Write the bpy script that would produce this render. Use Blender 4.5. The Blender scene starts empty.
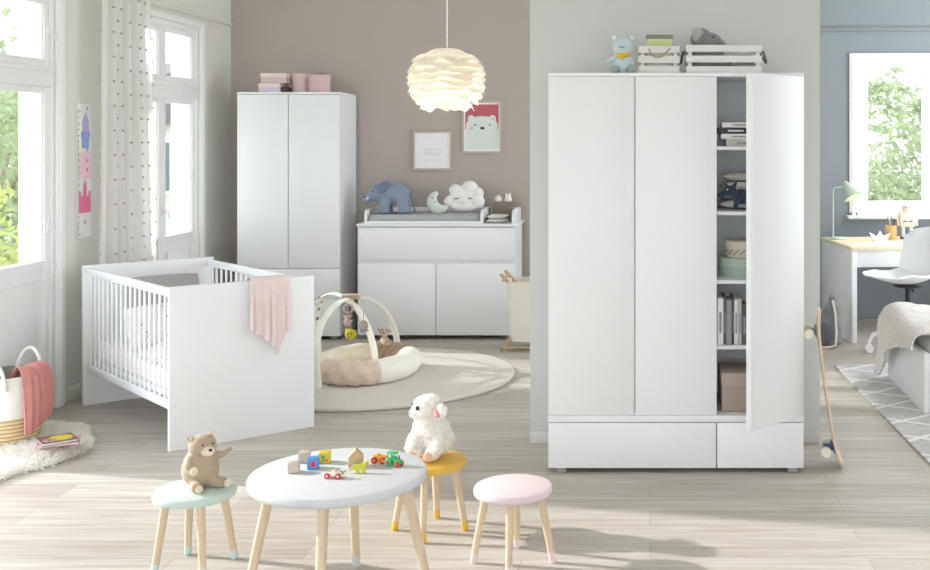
import bpy, bmesh, math, random
from mathutils import Vector, Matrix, noise
R = random.Random(7)
PI = math.pi
sc = bpy.context.scene
col = sc.collection
FPX, CX, CY, CZ = 1100.0, 650.0, 140.0, 1.664

def at(px, py, Y):                       # a point of the photograph at depth Y
    return Vector(((px-CX)/FPX*Y, Y, CZ-(py-CY)/FPX*Y))
def ground(px, py, z=0.0):
    return at(px, py, FPX*(CZ-z)/(py-CY))
def lin(c):
    c = c/255.0
    return c/12.92 if c <= .04045 else ((c+.055)/1.055)**2.4
def rgb(r, g, b): return (lin(r), lin(g), lin(b), 1)

# ---------------------------------------------------------------- materials
def mat(name, c, rough=.5, var=0, vs=8, bump=0, bs=60, spec=.5, stretch=None, emit=None, es=0, sheen=0, transl=0, c2=None):
    m = bpy.data.materials.new(name); m.use_nodes = True
    nt = m.node_tree; b = nt.nodes['Principled BSDF']
    b.inputs['Base Color'].default_value = c
    b.inputs['Roughness'].default_value = rough
    b.inputs['Specular IOR Level'].default_value = spec
    if sheen: b.inputs['Sheen Weight'].default_value = sheen
    tc = nt.nodes.new('ShaderNodeTexCoord'); mp = nt.nodes.new('ShaderNodeMapping')
    nt.links.new(tc.outputs['Object'], mp.inputs['Vector'])
    if stretch: mp.inputs['Scale'].default_value = stretch
    if var:
        n = nt.nodes.new('ShaderNodeTexNoise'); n.inputs['Scale'].default_value = vs; n.inputs['Detail'].default_value = 4
        nt.links.new(mp.outputs[0], n.inputs['Vector'])
        r = nt.nodes.new('ShaderNodeValToRGB')
        d = c2 or tuple(max(0, x*(1-var)) for x in c[:3])+(1,)
        r.color_ramp.elements[0].position = .3; r.color_ramp.elements[1].position = .7
        r.color_ramp.elements[0].color = d; r.color_ramp.elements[1].color = c
        nt.links.new(n.outputs[0], r.inputs[0]); nt.links.new(r.outputs[0], b.inputs['Base Color'])
    if bump:
        n = nt.nodes.new('ShaderNodeTexNoise'); n.inputs['Scale'].default_value = bs; n.inputs['Detail'].default_value = 3
        nt.links.new(mp.outputs[0], n.inputs['Vector'])
        bp = nt.nodes.new('ShaderNodeBump'); bp.inputs['Strength'].default_value = bump; bp.inputs['Distance'].default_value = .01
        nt.links.new(n.outputs[0], bp.inputs['Height']); nt.links.new(bp.outputs[0], b.inputs['Normal'])
    if emit:
        b.inputs['Emission Color'].default_value = emit; b.inputs['Emission Strength'].default_value = es
    if transl:
        out = nt.nodes['Material Output']; t = nt.nodes.new('ShaderNodeBsdfTranslucent'); t.inputs[0].default_value = c
        mx = nt.nodes.new('ShaderNodeMixShader'); mx.inputs[0].default_value = transl
        nt.links.new(b.outputs[0], mx.inputs[1]); nt.links.new(t.outputs[0], mx.inputs[2]); nt.links.new(mx.outputs[0], out.inputs[0])
    return m

def floor_mat():
    m = bpy.data.materials.new('floor_planks'); m.use_nodes = True
    nt = m.node_tree; b = nt.nodes['Principled BSDF']; L = nt.links.new
    tc = nt.nodes.new('ShaderNodeTexCoord')
    br = nt.nodes.new('ShaderNodeTexBrick')
    br.offset = .37; br.inputs['Scale'].default_value = 1
    br.inputs['Brick Width'].default_value = 1.38; br.inputs['Row Height'].default_value = .19
    br.inputs['Mortar Size'].default_value = .0016; br.inputs['Mortar Smooth'].default_value = .3
    br.inputs['Color1'].default_value = FLOOR_A
    br.inputs['Color2'].default_value = FLOOR_B
    br.inputs['Mortar'].default_value = rgb(160, 152, 144)
    L(tc.outputs['Object'], br.inputs['Vector'])
    mp = nt.nodes.new('ShaderNodeMapping'); mp.inputs['Scale'].default_value = (.9, 14, 1)
    L(tc.outputs['Object'], mp.inputs['Vector'])
    n = nt.nodes.new('ShaderNodeTexNoise'); n.inputs['Scale'].default_value = 2.2; n.inputs['Detail'].default_value = 7; n.inputs['Distortion'].default_value = .6
    L(mp.outputs[0], n.inputs['Vector'])
    r = nt.nodes.new('ShaderNodeValToRGB')
    r.color_ramp.elements[0].position = .32; r.color_ramp.elements[0].color = rgb(224, 219, 213)
    r.color_ramp.elements[1].position = .68; r.color_ramp.elements[1].color = (1, 1, 1, 1)
    L(n.outputs[0], r.inputs[0])
    mx = nt.nodes.new('ShaderNodeMix'); mx.data_type = 'RGBA'; mx.blend_type = 'MULTIPLY'; mx.inputs[0].default_value = 1
    L(br.outputs['Color'], mx.inputs[6]); L(r.outputs[0], mx.inputs[7]); L(mx.outputs[2], b.inputs['Base Color'])
    b.inputs['Roughness'].default_value = .42; b.inputs['Specular IOR Level'].default_value = .35
    bp = nt.nodes.new('ShaderNodeBump'); bp.inputs['Strength'].default_value = .12; bp.inputs['Distance'].default_value = .004
    L(n.outputs[0], bp.inputs['Height']); L(bp.outputs[0], b.inputs['Normal'])
    return m

def glass_mat():
    m = bpy.data.materials.new('pane_glass'); m.use_nodes = True
    nt = m.node_tree; nt.nodes.remove(nt.nodes['Principled BSDF'])
    t = nt.nodes.new('ShaderNodeBsdfTransparent'); t.inputs[0].default_value = (.96, .98, .97, 1)
    g = nt.nodes.new('ShaderNodeBsdfGlossy'); g.inputs['Roughness'].default_value = .02
    mx = nt.nodes.new('ShaderNodeMixShader'); mx.inputs[0].default_value = .06
    nt.links.new(t.outputs[0], mx.inputs[1]); nt.links.new(g.outputs[0], mx.inputs[2])
    nt.links.new(mx.outputs[0], nt.nodes['Material Output'].inputs[0])
    return m

def sheer_mat():
    m = bpy.data.materials.new('sheer_voile'); m.use_nodes = True
    nt = m.node_tree; nt.nodes.remove(nt.nodes['Principled BSDF']); L = nt.links.new
    t = nt.nodes.new('ShaderNodeBsdfTransparent')
    d = nt.nodes.new('ShaderNodeBsdfDiffuse'); d.inputs[0].default_value = rgb(246, 245, 243)
    s = nt.nodes.new('ShaderNodeBsdfTranslucent'); s.inputs[0].default_value = rgb(246, 245, 243)
    a = nt.nodes.new('ShaderNodeMixShader'); a.inputs[0].default_value = .5
    L(d.outputs[0], a.inputs[1]); L(s.outputs[0], a.inputs[2])
    b = nt.nodes.new('ShaderNodeMixShader'); b.inputs[0].default_value = .78
    L(t.outputs[0], b.inputs[1]); L(a.outputs[0], b.inputs[2]); L(b.outputs[0], nt.nodes['Material Output'].inputs[0])
    return m

def lines_rug_mat(base, line):           # grey rug with white diamond lines
    m = bpy.data.materials.new('diamond_rug'); m.use_nodes = True
    nt = m.node_tree; b = nt.nodes['Principled BSDF']; L = nt.links.new
    tc = nt.nodes.new('ShaderNodeTexCoord')
    outs = []
    for ang in (.62, -.62):
        mp = nt.nodes.new('ShaderNodeMapping'); mp.inputs['Rotation'].default_value = (0, 0, ang)
        L(tc.outputs['Object'], mp.inputs['Vector'])
        w = nt.nodes.new('ShaderNodeTexWave'); w.bands_direction = 'Y'; w.inputs['Scale'].default_value = 1.05
        w.inputs['Distortion'].default_value = .5; w.inputs['Detail Scale'].default_value = 3
        L(mp.outputs[0], w.inputs['Vector'])
        r = nt.nodes.new('ShaderNodeValToRGB'); r.color_ramp.elements[0].position = .965; r.color_ramp.elements[1].position = .985
        L(w.outputs['Fac'], r.inputs[0]); outs.append(r)
    mx = nt.nodes.new('ShaderNodeMath'); mx.operation = 'MAXIMUM'
    L(outs[0].outputs[0], mx.inputs[0]); L(outs[1].outputs[0], mx.inputs[1])
    n = nt.nodes.new('ShaderNodeTexNoise'); n.inputs['Scale'].default_value = 55
    mp = nt.nodes.new('ShaderNodeMapping'); mp.inputs['Scale'].default_value = (.35, 2, 1)
    L(tc.outputs['Object'], mp.inputs['Vector']); L(mp.outputs[0], n.inputs['Vector'])
    r = nt.nodes.new('ShaderNodeValToRGB'); r.color_ramp.elements[0].position = .35; r.color_ramp.elements[1].position = .65
    r.color_ramp.elements[0].color = tuple(x*.72 for x in base[:3])+(1,); r.color_ramp.elements[1].color = base
    L(n.outputs[0], r.inputs[0])
    c = nt.nodes.new('ShaderNodeMix'); c.data_type = 'RGBA'
    L(mx.outputs[0], c.inputs[0]); L(r.outputs[0], c.inputs[6]); c.inputs[7].default_value = line
    L(c.outputs[2], b.inputs['Base Color']); b.inputs['Roughness'].default_value = .95; b.inputs['Specular IOR Level'].default_value = .1
    return m

def stripe_mat(name, a, bcol, scale, axis='X', dist=2.0, rough=.9, lo=.45, hi=.55):
    m = bpy.data.materials.new(name); m.use_nodes = True
    nt = m.node_tree; b = nt.nodes['Principled BSDF']; L = nt.links.new
    tc = nt.nodes.new('ShaderNodeTexCoord')
    w = nt.nodes.new('ShaderNodeTexWave'); w.bands_direction = axis; w.inputs['Scale'].default_value = scale
    w.inputs['Distortion'].default_value = dist; w.inputs['Detail'].default_value = 2
    L(tc.outputs['Object'], w.inputs['Vector'])
    r = nt.nodes.new('ShaderNodeValToRGB'); r.color_ramp.elements[0].position = lo; r.color_ramp.elements[1].position = hi
    r.color_ramp.elements[0].color = a; r.color_ramp.elements[1].color = bcol
    L(w.outputs['Fac'], r.inputs[0]); L(r.outputs[0], b.inputs['Base Color']); b.inputs['Roughness'].default_value = rough
    b.inputs['Specular IOR Level'].default_value = .15
    bp = nt.nodes.new('ShaderNodeBump'); bp.inputs['Strength'].default_value = .4; bp.inputs['Distance'].default_value = .006
    L(w.outputs['Fac'], bp.inputs['Height']); L(bp.outputs[0], b.inputs['Normal'])
    return m

def dots_mat(name, base, dot, scale, size=.16):
    m = bpy.data.materials.new(name); m.use_nodes = True
    nt = m.node_tree; b = nt.nodes['Principled BSDF']; L = nt.links.new
    tc = nt.nodes.new('ShaderNodeTexCoord')
    v = nt.nodes.new('ShaderNodeTexVoronoi'); v.inputs['Scale'].default_value = scale; v.inputs['Randomness'].default_value = .7
    L(tc.outputs['Object'], v.inputs['Vector'])
    r = nt.nodes.new('ShaderNodeValToRGB'); r.color_ramp.elements[0].position = size; r.color_ramp.elements[1].position = size+.05
    r.color_ramp.elements[0].color = dot; r.color_ramp.elements[1].color = base
    L(v.outputs['Distance'], r.inputs[0]); L(r.outputs[0], b.inputs['Base Color']); b.inputs['Roughness'].default_value = .9
    b.inputs['Specular IOR Level'].default_value = .15
    return m

FLOOR_A, FLOOR_B = rgb(208, 203, 196), rgb(189, 182, 173)
M = {}
M['floor'] = floor_mat()
M['glass'] = glass_mat()
M['sheer'] = sheer_mat()
M['wall_left'] = mat('wall_greige', rgb(222, 221, 214), .9, spec=.1)
M['taupe'] = mat('wall_taupe', rgb(186, 176, 169), .9, spec=.1)
M['part'] = mat('wall_pale_grey', rgb(205, 206, 203), .9, spec=.1)
M['blue'] = mat('wall_blue_grey', rgb(139, 146, 149), .9, spec=.1)
M['ceil'] = mat('ceiling_white', rgb(238, 237, 233), .95, spec=.1)
M['white'] = mat('white_lacquer', rgb(236, 237, 238), .38, spec=.4)
M['paint'] = mat('white_gloss_paint', rgb(242, 242, 241), .4, spec=.4)
M['groove'] = mat('grip_groove_grey', rgb(228, 229, 231), .6)
M['cab_in'] = mat('cabinet_interior_grey', rgb(236, 238, 237), .7)
M['dark'] = mat('dark_gap', rgb(58, 56, 54), .8)
M['metal'] = mat('grey_metal', rgb(150, 150, 150), .35)
M['beech'] = mat('beech_wood', rgb(224, 202, 172), .5, var=.12, vs=5, stretch=(9, 9, .9))
M['oak'] = mat('raw_oak', rgb(205, 176, 140), .6, var=.15, vs=6, stretch=(6, 6, .8))
M['maple'] = mat('pale_wood', rgb(226, 208, 184), .55, var=.1, vs=6, stretch=(1, 8, 8))
M['mint'] = mat('mint_paint', rgb(203, 221, 215), .5)
M['pinkp'] = mat('pink_paint', rgb(232, 211, 216), .5)
M['yellowp'] = mat('yellow_paint', rgb(230, 186, 80), .45)
M['tablew'] = mat('table_white', rgb(211, 214, 219), .45)
SKY, SUN, EXPO, CEIL0, RW, FRONT = 4.3, 4.9, 0.0, -5.2, 6.0, 0
# ---------------------------------------------------------------- mesh helpers
class MB:
    def __init__(s): s.bm = bmesh.new(); s.ms = []
    def mi(s, m):
        if m not in s.ms: s.ms.append(m)
        return s.ms.index(m)
    def _set(s, fs, m):
        i = s.mi(m)
        for f in fs: f.material_index = i
    def box(s, lo, hi, m, bev=0, X=None, seg=2):
        lo, hi = Vector(lo), Vector(hi)
        T = Matrix.Translation((lo+hi)/2) @ Matrix.Diagonal((*(hi-lo), 1))
        if X is not None: T = X @ T
        g = bmesh.ops.create_cube(s.bm, size=1, matrix=T)
        vs = g['verts']
        fs = set(f for v in vs for f in v.link_faces)
        s._set(fs, m)
        if bev:
            es = set(e for v in vs for e in v.link_edges)
            bev = min(bev, .45*min(abs(x) for x in (hi-lo)))
            bmesh.ops.bevel(s.bm, geom=list(es), offset=bev, segments=seg, affect='EDGES', profile=.5, clamp_overlap=True)
        return s
    def rings(s, rings, m, cap=True, closed=False, cyclic=True):
        R_ = [[s.bm.verts.new(p) for p in r] for r in rings]
        fs = []; n = len(R_[0]); k = len(R_)
        for i in range(k if closed else k-1):
            a, b = R_[i], R_[(i+1) % k]
            for j in range(n if cyclic else n-1):
                fs.append(s.bm.faces.new((a[j], a[(j+1) % n], b[(j+1) % n], b[j])))
        if cap and not closed and cyclic:
            fs.append(s.bm.faces.new(R_[0][::-1])); fs.append(s.bm.faces.new(R_[-1]))
        s._set(fs, m); return s
    def tube(s, path, r, m, seg=10, cap=True, closed=False, flat=1.0, up=None):
        P = [Vector(p) for p in path]; k = len(P)
        rs = r if isinstance(r, (list, tuple)) else [r]*k
        n0 = None; out = []
        for i in range(k):
            a = P[i-1] if (i > 0 or closed) else P[i]
            b = P[(i+1) % k] if (i < k-1 or closed) else P[i]
            t = (b-a).normalized()
            if n0 is None:
                ref = Vector(up) if up else (Vector((0, 0, 1)) if abs(t.z) < .9 else Vector((1, 0, 0)))
                n0 = ref
            n0 = (n0-t*n0.dot(t))
            if n0.length < 1e-6: n0 = t.orthogonal()
            n0.normalize(); b0 = t.cross(n0)
            out.append([P[i]+(n0*math.cos(q)*flat+b0*math.sin(q))*rs[i] for q in (2*PI*j/seg for j in range(seg))])
        return s.rings(out, m, cap, closed)
    def lathe(s, prof, m, seg=32, X=None, cap=True, wob=None):
        out = []
        for (r, z) in prof:
            ring = []
            for j in range(seg):
                q = 2*PI*j/seg
                rr = max(r, 1e-4)*(wob(q, z) if wob else 1)
                p = Vector((rr*math.cos(q), rr*math.sin(q), z)); ring.append(X @ p if X is not None else p)
            out.append(ring)
        return s.rings(out, m, cap)
    def ell(s, c, r, m, X=None, u=20, v=12):
        if not isinstance(r, (tuple, list)): r = (r, r, r)
        T = Matrix.Translation(c)
        if X is not None: T = T @ X
        T = T @ Matrix.Diagonal((*r, 1))
        g = bmesh.ops.create_uvsphere(s.bm, u_segments=u, v_segments=v, radius=1, matrix=T)
        s._set(set(f for w in g['verts'] for f in w.link_faces), m); return s
    def prism(s, pts, d0, d1, m, X=None, bev=0):      # outline in local x,z extruded along y
        a = [Vector((x, d0, z)) for x, z in pts]; b = [Vector((x, d1, z)) for x, z in pts]
        if X is not None: a = [X @ p for p in a]; b = [X @ p for p in b]
        n0 = len(s.bm.verts)
        A = [s.bm.verts.new(p) for p in a]; B = [s.bm.verts.new(p) for p in b]; n = len(A)
        fs = [s.bm.faces.new(A), s.bm.faces.new(B[::-1])]
        caps = list(fs)
        for j in range(n): fs.append(s.bm.faces.new((A[j], B[j], B[(j+1) % n], A[(j+1) % n])))
        s._set(fs, m)
        if bev:
            es = set(e for f in caps for e in f.edges)
            bmesh.ops.bevel(s.bm, geom=list(es), offset=bev, segments=2, affect='EDGES', profile=.5, clamp_overlap=True)
        return s
    def grid(s, fn, nu, nv, m, thick=0):
        V = [[s.bm.verts.new(fn(i/nu, j/nv)) for j in range(nv+1)] for i in range(nu+1)]
        fs = [s.bm.faces.new((V[i][j], V[i+1][j], V[i+1][j+1], V[i][j+1])) for i in range(nu) for j in range(nv)]
        s._set(fs, m)
        if thick:
            bmesh.ops.recalc_face_normals(s.bm, faces=fs)
            bmesh.ops.solidify(s.bm, geom=fs, thickness=thick)
        return s
    def warp(s, fn):
        for v in s.bm.verts: v.co = fn(v.co)
        return s
    def build(s, name, parent=None, ang=38, recalc=True, X=None):
        if X is not None: s.bm.transform(X)
        if recalc: bmesh.ops.recalc_face_normals(s.bm, faces=s.bm.faces)
        me = bpy.data.meshes.new(name)
        for f in s.bm.faces: f.smooth = True
        s.bm.to_mesh(me); s.bm.free()
        for m in s.ms: me.materials.append(m)
        me.set_sharp_from_angle(angle=math.radians(ang))
        o = bpy.data.objects.new(name, me); col.objects.link(o)
        if parent: o.parent = parent
        return o

def rx(a): return Matrix.Rotation(math.radians(a), 4, 'X')
def ry(a): return Matrix.Rotation(math.radians(a), 4, 'Y')
def rz(a): return Matrix.Rotation(math.radians(a), 4, 'Z')
def tr(*p): return Matrix.Translation(p)

def tag(o, label, cat, group=None):
    o['label'] = label; o['category'] = cat
    if group: o['group'] = group
    return o
def thing(name, label, cat, loc=(0, 0, 0), rot=0, group=None):
    o = bpy.data.objects.new(name, None); col.objects.link(o)
    o.empty_display_size = .1
    o.location = loc; o.rotation_euler = (0, 0, math.radians(rot))
    return tag(o, label, cat, group)
def struct(o): o['kind'] = 'structure'; return o
def stuff(o): o['kind'] = 'stuff'; return o

def remesh(o, vox, sm=4, amp=0, freq=20, lump=0, lfreq=8):
    r = o.modifiers.new('r', 'REMESH'); r.mode = 'VOXEL'; r.voxel_size = vox
    q = o.modifiers.new('s', 'SMOOTH'); q.factor = .5; q.iterations = sm
    dg = bpy.context.evaluated_depsgraph_get()
    me = bpy.data.meshes.new_from_object(o.evaluated_get(dg))
    old = o.data; o.modifiers.clear(); o.data = me
    if not me.materials:
        for m in old.materials: me.materials.append(m)
    bpy.data.meshes.remove(old)
    me.polygons.foreach_set('use_smooth', [True]*len(me.polygons))
    if amp or lump:
        ns = [v.normal.copy() for v in me.vertices]
        for v, n in zip(me.vertices, ns):
            v.co += n*(amp*noise.noise(v.co*freq)+lump*noise.noise(v.co*lfreq+Vector((3, 1, 7))))
    me.update()
    return o
def blob(name, prims, m, parent=None, vox=.008, sm=4, **k):
    b = MB()
    for p in prims:
        if p[0] == 'e': b.ell(p[1], p[2], m, p[3] if len(p) > 3 else None, 18, 12)
        else: b.tube(p[1], p[2], m, 12)
    return remesh(b.build(name, parent), vox, sm, **k)

def fur(name, src, m, n, ln, w, parent=None, seed=1, droop=.5, side=.5, zmin=None, clump=0):
    rd = random.Random(seed); me = src.data
    me.calc_loop_triangles()
    T = me.loop_triangles; V = me.vertices
    areas = [t.area for t in T]; b = MB(); fs = []
    for t in rd.choices(T, weights=areas, k=n):
        a, c = rd.random(), rd.random()
        if a+c > 1: a, c = 1-a, 1-c
        p0, p1, p2 = (V[i].co for i in t.vertices)
        p = p0+(p1-p0)*a+(p2-p0)*c; nn = t.normal
        if zmin is not None and p.z < zmin: continue
        q = p*clump if clump else Vector((rd.random()*9,)*3)
        ph = noise.noise_vector(q) if clump else Vector((rd.uniform(-1, 1), rd.uniform(-1, 1), rd.uniform(-1, 1)))
        d = (nn+ph*side+Vector((rd.uniform(-.3, .3), rd.uniform(-.3, .3), rd.uniform(-.3, .3)))).normalized()
        l = ln*rd.uniform(.6, 1.15)
        s_ = d.orthogonal().normalized(); s_ = Matrix.Rotation(rd.random()*6.28, 3, d) @ s_
        tip = p+d*l+Vector((0, 0, -droop*l)); mid = p+d*l*.55
        v = [b.bm.verts.new(x) for x in (p-s_*w, p+s_*w, mid+s_*w*.8, tip, mid-s_*w*.8)]
        fs.append(b.bm.faces.new((v[0], v[1], v[2], v[4]))); fs.append(b.bm.faces.new((v[4], v[2], v[3])))
    b._set(fs, m)
    return b.build(name, parent, 180, recalc=False)

def rrect(w, h, r, n=5, cx=0, cz=0):
    out = []
    for (sx, sz, a0) in ((1, 1, 0), (-1, 1, 90), (-1, -1, 180), (1, -1, 270)):
        for i in range(n+1):
            a = math.radians(a0+90*i/n)
            out.append((cx+sx*(w/2-r)+r*math.cos(a), cz+sz*(h/2-r)+r*math.sin(a)))
    return out
def disc(r, n=24, cx=0, cz=0, rz_=None):
    return [(cx+r*math.cos(2*PI*i/n), cz+(rz_ or r)*math.sin(2*PI*i/n)) for i in range(n)]
def arc(c, r, a0, a1, n=8, y=0):
    return [(c[0]+r*math.cos(math.radians(a0+(a1-a0)*i/n)), y, c[1]+r*math.sin(math.radians(a0+(a1-a0)*i/n))) for i in range(n+1)]
def tilt_cyl(a, b, r0, r1, m, seg=14, mb=None):
    return (mb or MB()).tube([a, b], [r0, r1], m, seg)

# ---------------------------------------------------------------- room shell
XW, YB, YR, ZC, WT = -3.695, 9.70, 10.25, 3.4, .22
def slab(name, lo, hi, m): return struct(MB().box(lo, hi, m).build(name))
slab('floor', (-3.97, -5.2, -.12), (3.8, 10.4, 0), M['floor'])
slab('ceiling', (-3.97, CEIL0, ZC), (3.8, 10.4, ZC+.1), M['ceil'])
# left wall with openings
OP = [(3.55, 5.72, 0.0, 2.6), (5.92, 6.83, .1, 2.58), (7.72, 9.0, .1, 2.58)]
b = MB(); y = -5.2
for (y0, y1, z0, z1) in OP:
    b.box((XW-WT, y, 0), (XW, y0, ZC), M['wall_left'])
    b.box((XW-WT, y0, z1), (XW, y1, ZC), M['wall_left'])
    if z0 > 0: b.box((XW-WT, y0, 0), (XW, y1, z0), M['wall_left'])
    y = y1
b.box((XW-WT, y, 0), (XW, YB+.15, ZC), M['wall_left'])
struct(b.build('wall_left'))
slab('wall_back', (XW, YB, 0), (.35, YB+.15, ZC), M['taupe'])
slab('wall_return', (.2, YB+.15, 0), (.35, YR+.15, ZC), M['blue'])
WX0, WX1, WZ0, WZ1 = 1.93, 3.3, 1.0, 2.43
b = MB()
b.box((.35, YR, 0), (WX0, YR+.15, ZC), M['blue']); b.box((WX1, YR, 0), (3.8, YR+.15, ZC), M['blue'])
b.box((WX0, YR, 0), (WX1, YR+.15, WZ0), M['blue']); b.box((WX0, YR, WZ1), (WX1, YR+.15, ZC), M['blue'])
struct(b.build('wall_back_blue'))
if FRONT: slab('wall_front', (-3.97, -5.3, 0), (3.8, -5.2, ZC), M['ceil'])
slab('wall_right', (3.8, -5.3, 0), (3.9, RW, ZC), M['ceil'])
slab('wall_partition', (-.659, 6.04, 0), (.933, 6.2, ZC), M['part'])
M['railgrey'] = mat('rail_grey', rgb(128, 131, 133), .6)
# picture rails and baseboards
struct(MB().box((XW, -.2, 2.665), (XW+.022, YB, 2.695), M['wall_left'], .005).build('trim_1'))
struct(MB().box((.35, YR-.022, 2.68), (3.8, YR, 2.715), M['railgrey'], .005).build('trim_2'))
def base(name, lo, hi, m): struct(MB().box(lo, hi, m, .006).build(name))
base('baseboard_partition', (-.659, 6.025, 0), (.933, 6.04, .07), M['part'])
base('baseboard_back', (XW+.02, YB-.016, 0), (.2, YB, .09), M['taupe'])
base('baseboard_blue', (.36, YR-.016, 0), (3.8, YR, .1), M['blue'])
b = MB()
for (a, c) in ((-.2, 3.47), (5.74, 5.83), (6.93, 7.62), (9.1, 9.68)): b.box((XW, a, 0), (XW+.016, c, .1), M['wall_left'], .005)
struct(b.build('baseboard_left'))

def window(name, loc, rot, W, zb, zt, panel, transom, n=2, sill=None, cw=.09):
    w = struct(bpy.data.objects.new(name, None)); col.objects.link(w); w.location = loc; w.rotation_euler = (0, 0, math.radians(rot))
    P = M['paint']
    def part(b, nm, par=w): return struct(b.build(nm, par))
    b = MB()                                                     # casing around the opening
    for (lo, hi) in (((-cw, -.022, zb-(.1 if panel else cw)), (.005, 0, zt+cw*.35)), ((W-.005, -.022, zb-(.1 if panel else cw)), (W+cw, 0, zt+cw*.35)), ((-cw, -.026, zt), (W+cw, 0, zt+cw*.55))):
        b.box(lo, hi, P, .006)
        b.box((lo[0]+.02, lo[1]-.008, lo[2]), (hi[0]-.02, lo[1]+.002, hi[2]), P, .004) if hi[0]-lo[0] < .2 else None
    if not panel: b.box((-cw, -.022, zb-cw), (W+cw, 0, zb), P, .006)
    part(b, 'window_casing')
    b = MB()                                                     # fixed frame and outer reveal
    f = .045
    for lo, hi in (((0, .0, zb), (f, .09, zt)), ((W-f, 0, zb), (W, .09, zt)), ((f, 0, zt-f), (W-f, .09, zt)), ((f, 0, zb), (W-f, .09, zb+f))): b.box(lo, hi, P, .004)
    for lo, hi in (((0, .09, zb), (.012, WT, zt)), ((W-.012, .09, zb), (W, WT, zt)), ((.012, .09, zt-.012), (W-.012, WT, zt)), ((.012, .09, zb), (W-.012, WT, zb+.012))): b.box(lo, hi, P)
    rows = [(zb+f, zt-f)]
    if transom:
        b.box((f, -.012, transom[0]), (W-f, .09, transom[1]), P, .006)
        b.box((f, -.028, transom[1]-.03), (W-f, .0, transom[1]), P, .006)
        rows = [(zb+f, transom[0]), (transom[1], zt-f)]
    if n == 2: b.box((W/2-.012, .012, zb+f), (W/2+.012, .09, zt-f), P, .003)
    part(b, 'window_frame')
    if sill:
        part(MB().box((-cw-.03, -.11, sill-.03), (W+cw+.03, .02, sill), P, .008), 'windowsill')
    for ri, (z0, z1) in enumerate(rows):
        for k in range(n):
            x0 = f if k == 0 else W/2+.012; x1 = W-f if k == n-1 else W/2-.012
            if n == 1: x0, x1 = f, W-f
            st = .05; b = MB(); ya, yb = .012, .062
            zlow = z0+st
            if panel and ri == 0: zlow = panel
            b.box((x0, ya, z0), (x0+st, yb, z1), P, .004); b.box((x1-st, ya, z0), (x1, yb, z1), P, .004)
            b.box((x0+st, ya, z1-st*.8), (x1-st, yb, z1), P, .004)
            b.box((x0+st, ya, zlow-st), (x1-st, yb, zlow), P, .004)
            for q in ((x0+st, x0+st+.012), (x1-st-.012, x1-st)): b.box((q[0], ya+.012, zlow), (q[1], yb-.01, z1-st*.8), P)
            if panel and ri == 0:
                b.box((x0+st, ya+.02, z0), (x1-st, yb-.01, zlow-st), P)
                b.box((x0+st, ya, z0), (x1-st, yb, z0+.1), P, .004)
                b.box((x0+st+.05, ya+.008, z0+.17), (x1-st-.05, ya+.025, zlow-.13), P, .012)
                b.box((x0+st, ya-.012, zlow-.022), (x1-st, ya+.01, zlow), P, .006)
            so = part(b, 'sash')
            part(MB().box((x0+st-.004, .036, zlow-.004), (x1-st+.004, .04, z1-st*.8+.004), M['glass']), 'pane', so)
    hx = W/2 if n == 2 else W-f-.025
    for (z0, z1) in rows:
        zc = z0+(z1-z0)*(.5 if z1-z0 < 1 else .53)
        b = MB().box((hx-.009, .002, zc-.035), (hx+.009, .012, zc+.035), P, .003)
        b.tube([(hx, .006, zc), (hx, -.022, zc), (hx+.012, -.028, zc-.01), (hx+.03, -.028, zc-.05)], .005, M['groove'], 8)
        part(b, 'window_handle')
    return w
window('window_1', (XW, 5.92, 0), 90, .91, .1, 2.58, .93, (1.99, 2.11), n=1)
window('window_2', (XW, 7.72, 0), 90, 1.28, .1, 2.58, .93, (1.99, 2.11), n=2)
window('window_3', (WX0, YR, 0), 0, WX1-WX0, WZ0, WZ1, None, None, n=2, sill=.965, cw=.075)
# balcony door opening, nearest the camera and outside the frame
d = struct(bpy.data.objects.new('door_1', None)); col.objects.link(d); d.location = (XW, 3.55, 0); d.rotation_euler = (0, 0, PI/2)
b = MB(); W = 2.17
for lo, hi in (((-.08, -.02, 0), (.0, 0, 2.68)), ((W, -.02, 0), (W+.08, 0, 2.68)), ((-.08, -.02, 2.6), (W+.08, 0, 2.68)), ((0, 0, 0), (.03, WT, 2.6)), ((W-.03, 0, 0), (W, WT, 2.6)), ((.03, 0, 2.57), (W-.03, WT, 2.6))): b.box(lo, hi, M['paint'], .004)
struct(b.build('door_frame', d))
# ---------------------------------------------------------------- cabinets
WH = M['white']
YF = 5.50                                  # front plane of the big wardrobe
def wx(p): return (p-650)/1100*YF
def wz(y): return CZ-(y-140)/1100*YF
w = thing('wardrobe', 'tall white three-door wardrobe with its right door ajar, against the pale grey partition', 'wardrobe', ((wx(548)+wx(804))/2, YF, 0))
ox = w.location.x; L_, R_ = wx(548)-ox, wx(804)-ox
zb, zdoor, zdr, ztop = .022, wz(415.5), wz(421.5), 2.0
N0 = wx(717)-ox
b = MB(); T = .018
b.box((L_, .02, zb), (L_+T, .52, ztop-T), WH, .001); b.box((R_-T, .02, zb), (R_, .52, ztop-T), WH, .001)
b.box((N0-T, .022, zb), (N0, .50, ztop-T), WH)
b.box((L_+T, .505, zb), (R_-T, .515, ztop-T), M['cab_in'])
b.box((L_+.001, .003, zdr-.004), (R_-.001, .5, zdoor-.001), WH, .001)
b.box((L_+T, .022, zb), (R_-T, .5, zb+T), WH)
b.build('carcass', w)
MB().box((L_, .0, ztop-T), (R_, .522, ztop), WH, .001).build('top_panel', w)
D1 = wx(635)-ox
def grip_door(x0, x1, z0, z1, nm, grip='r', par=w):
    b = MB().box((x0+.0015, 0, z0+.0015), (x1-.0015, .019, z1-.0015), WH, .0015)
    return b.build(nm, par)
grip_door(L_, D1-.002, zdoor, ztop-T, 'door'); grip_door(D1+.001, N0, zdoor, ztop-T, 'door')
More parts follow.
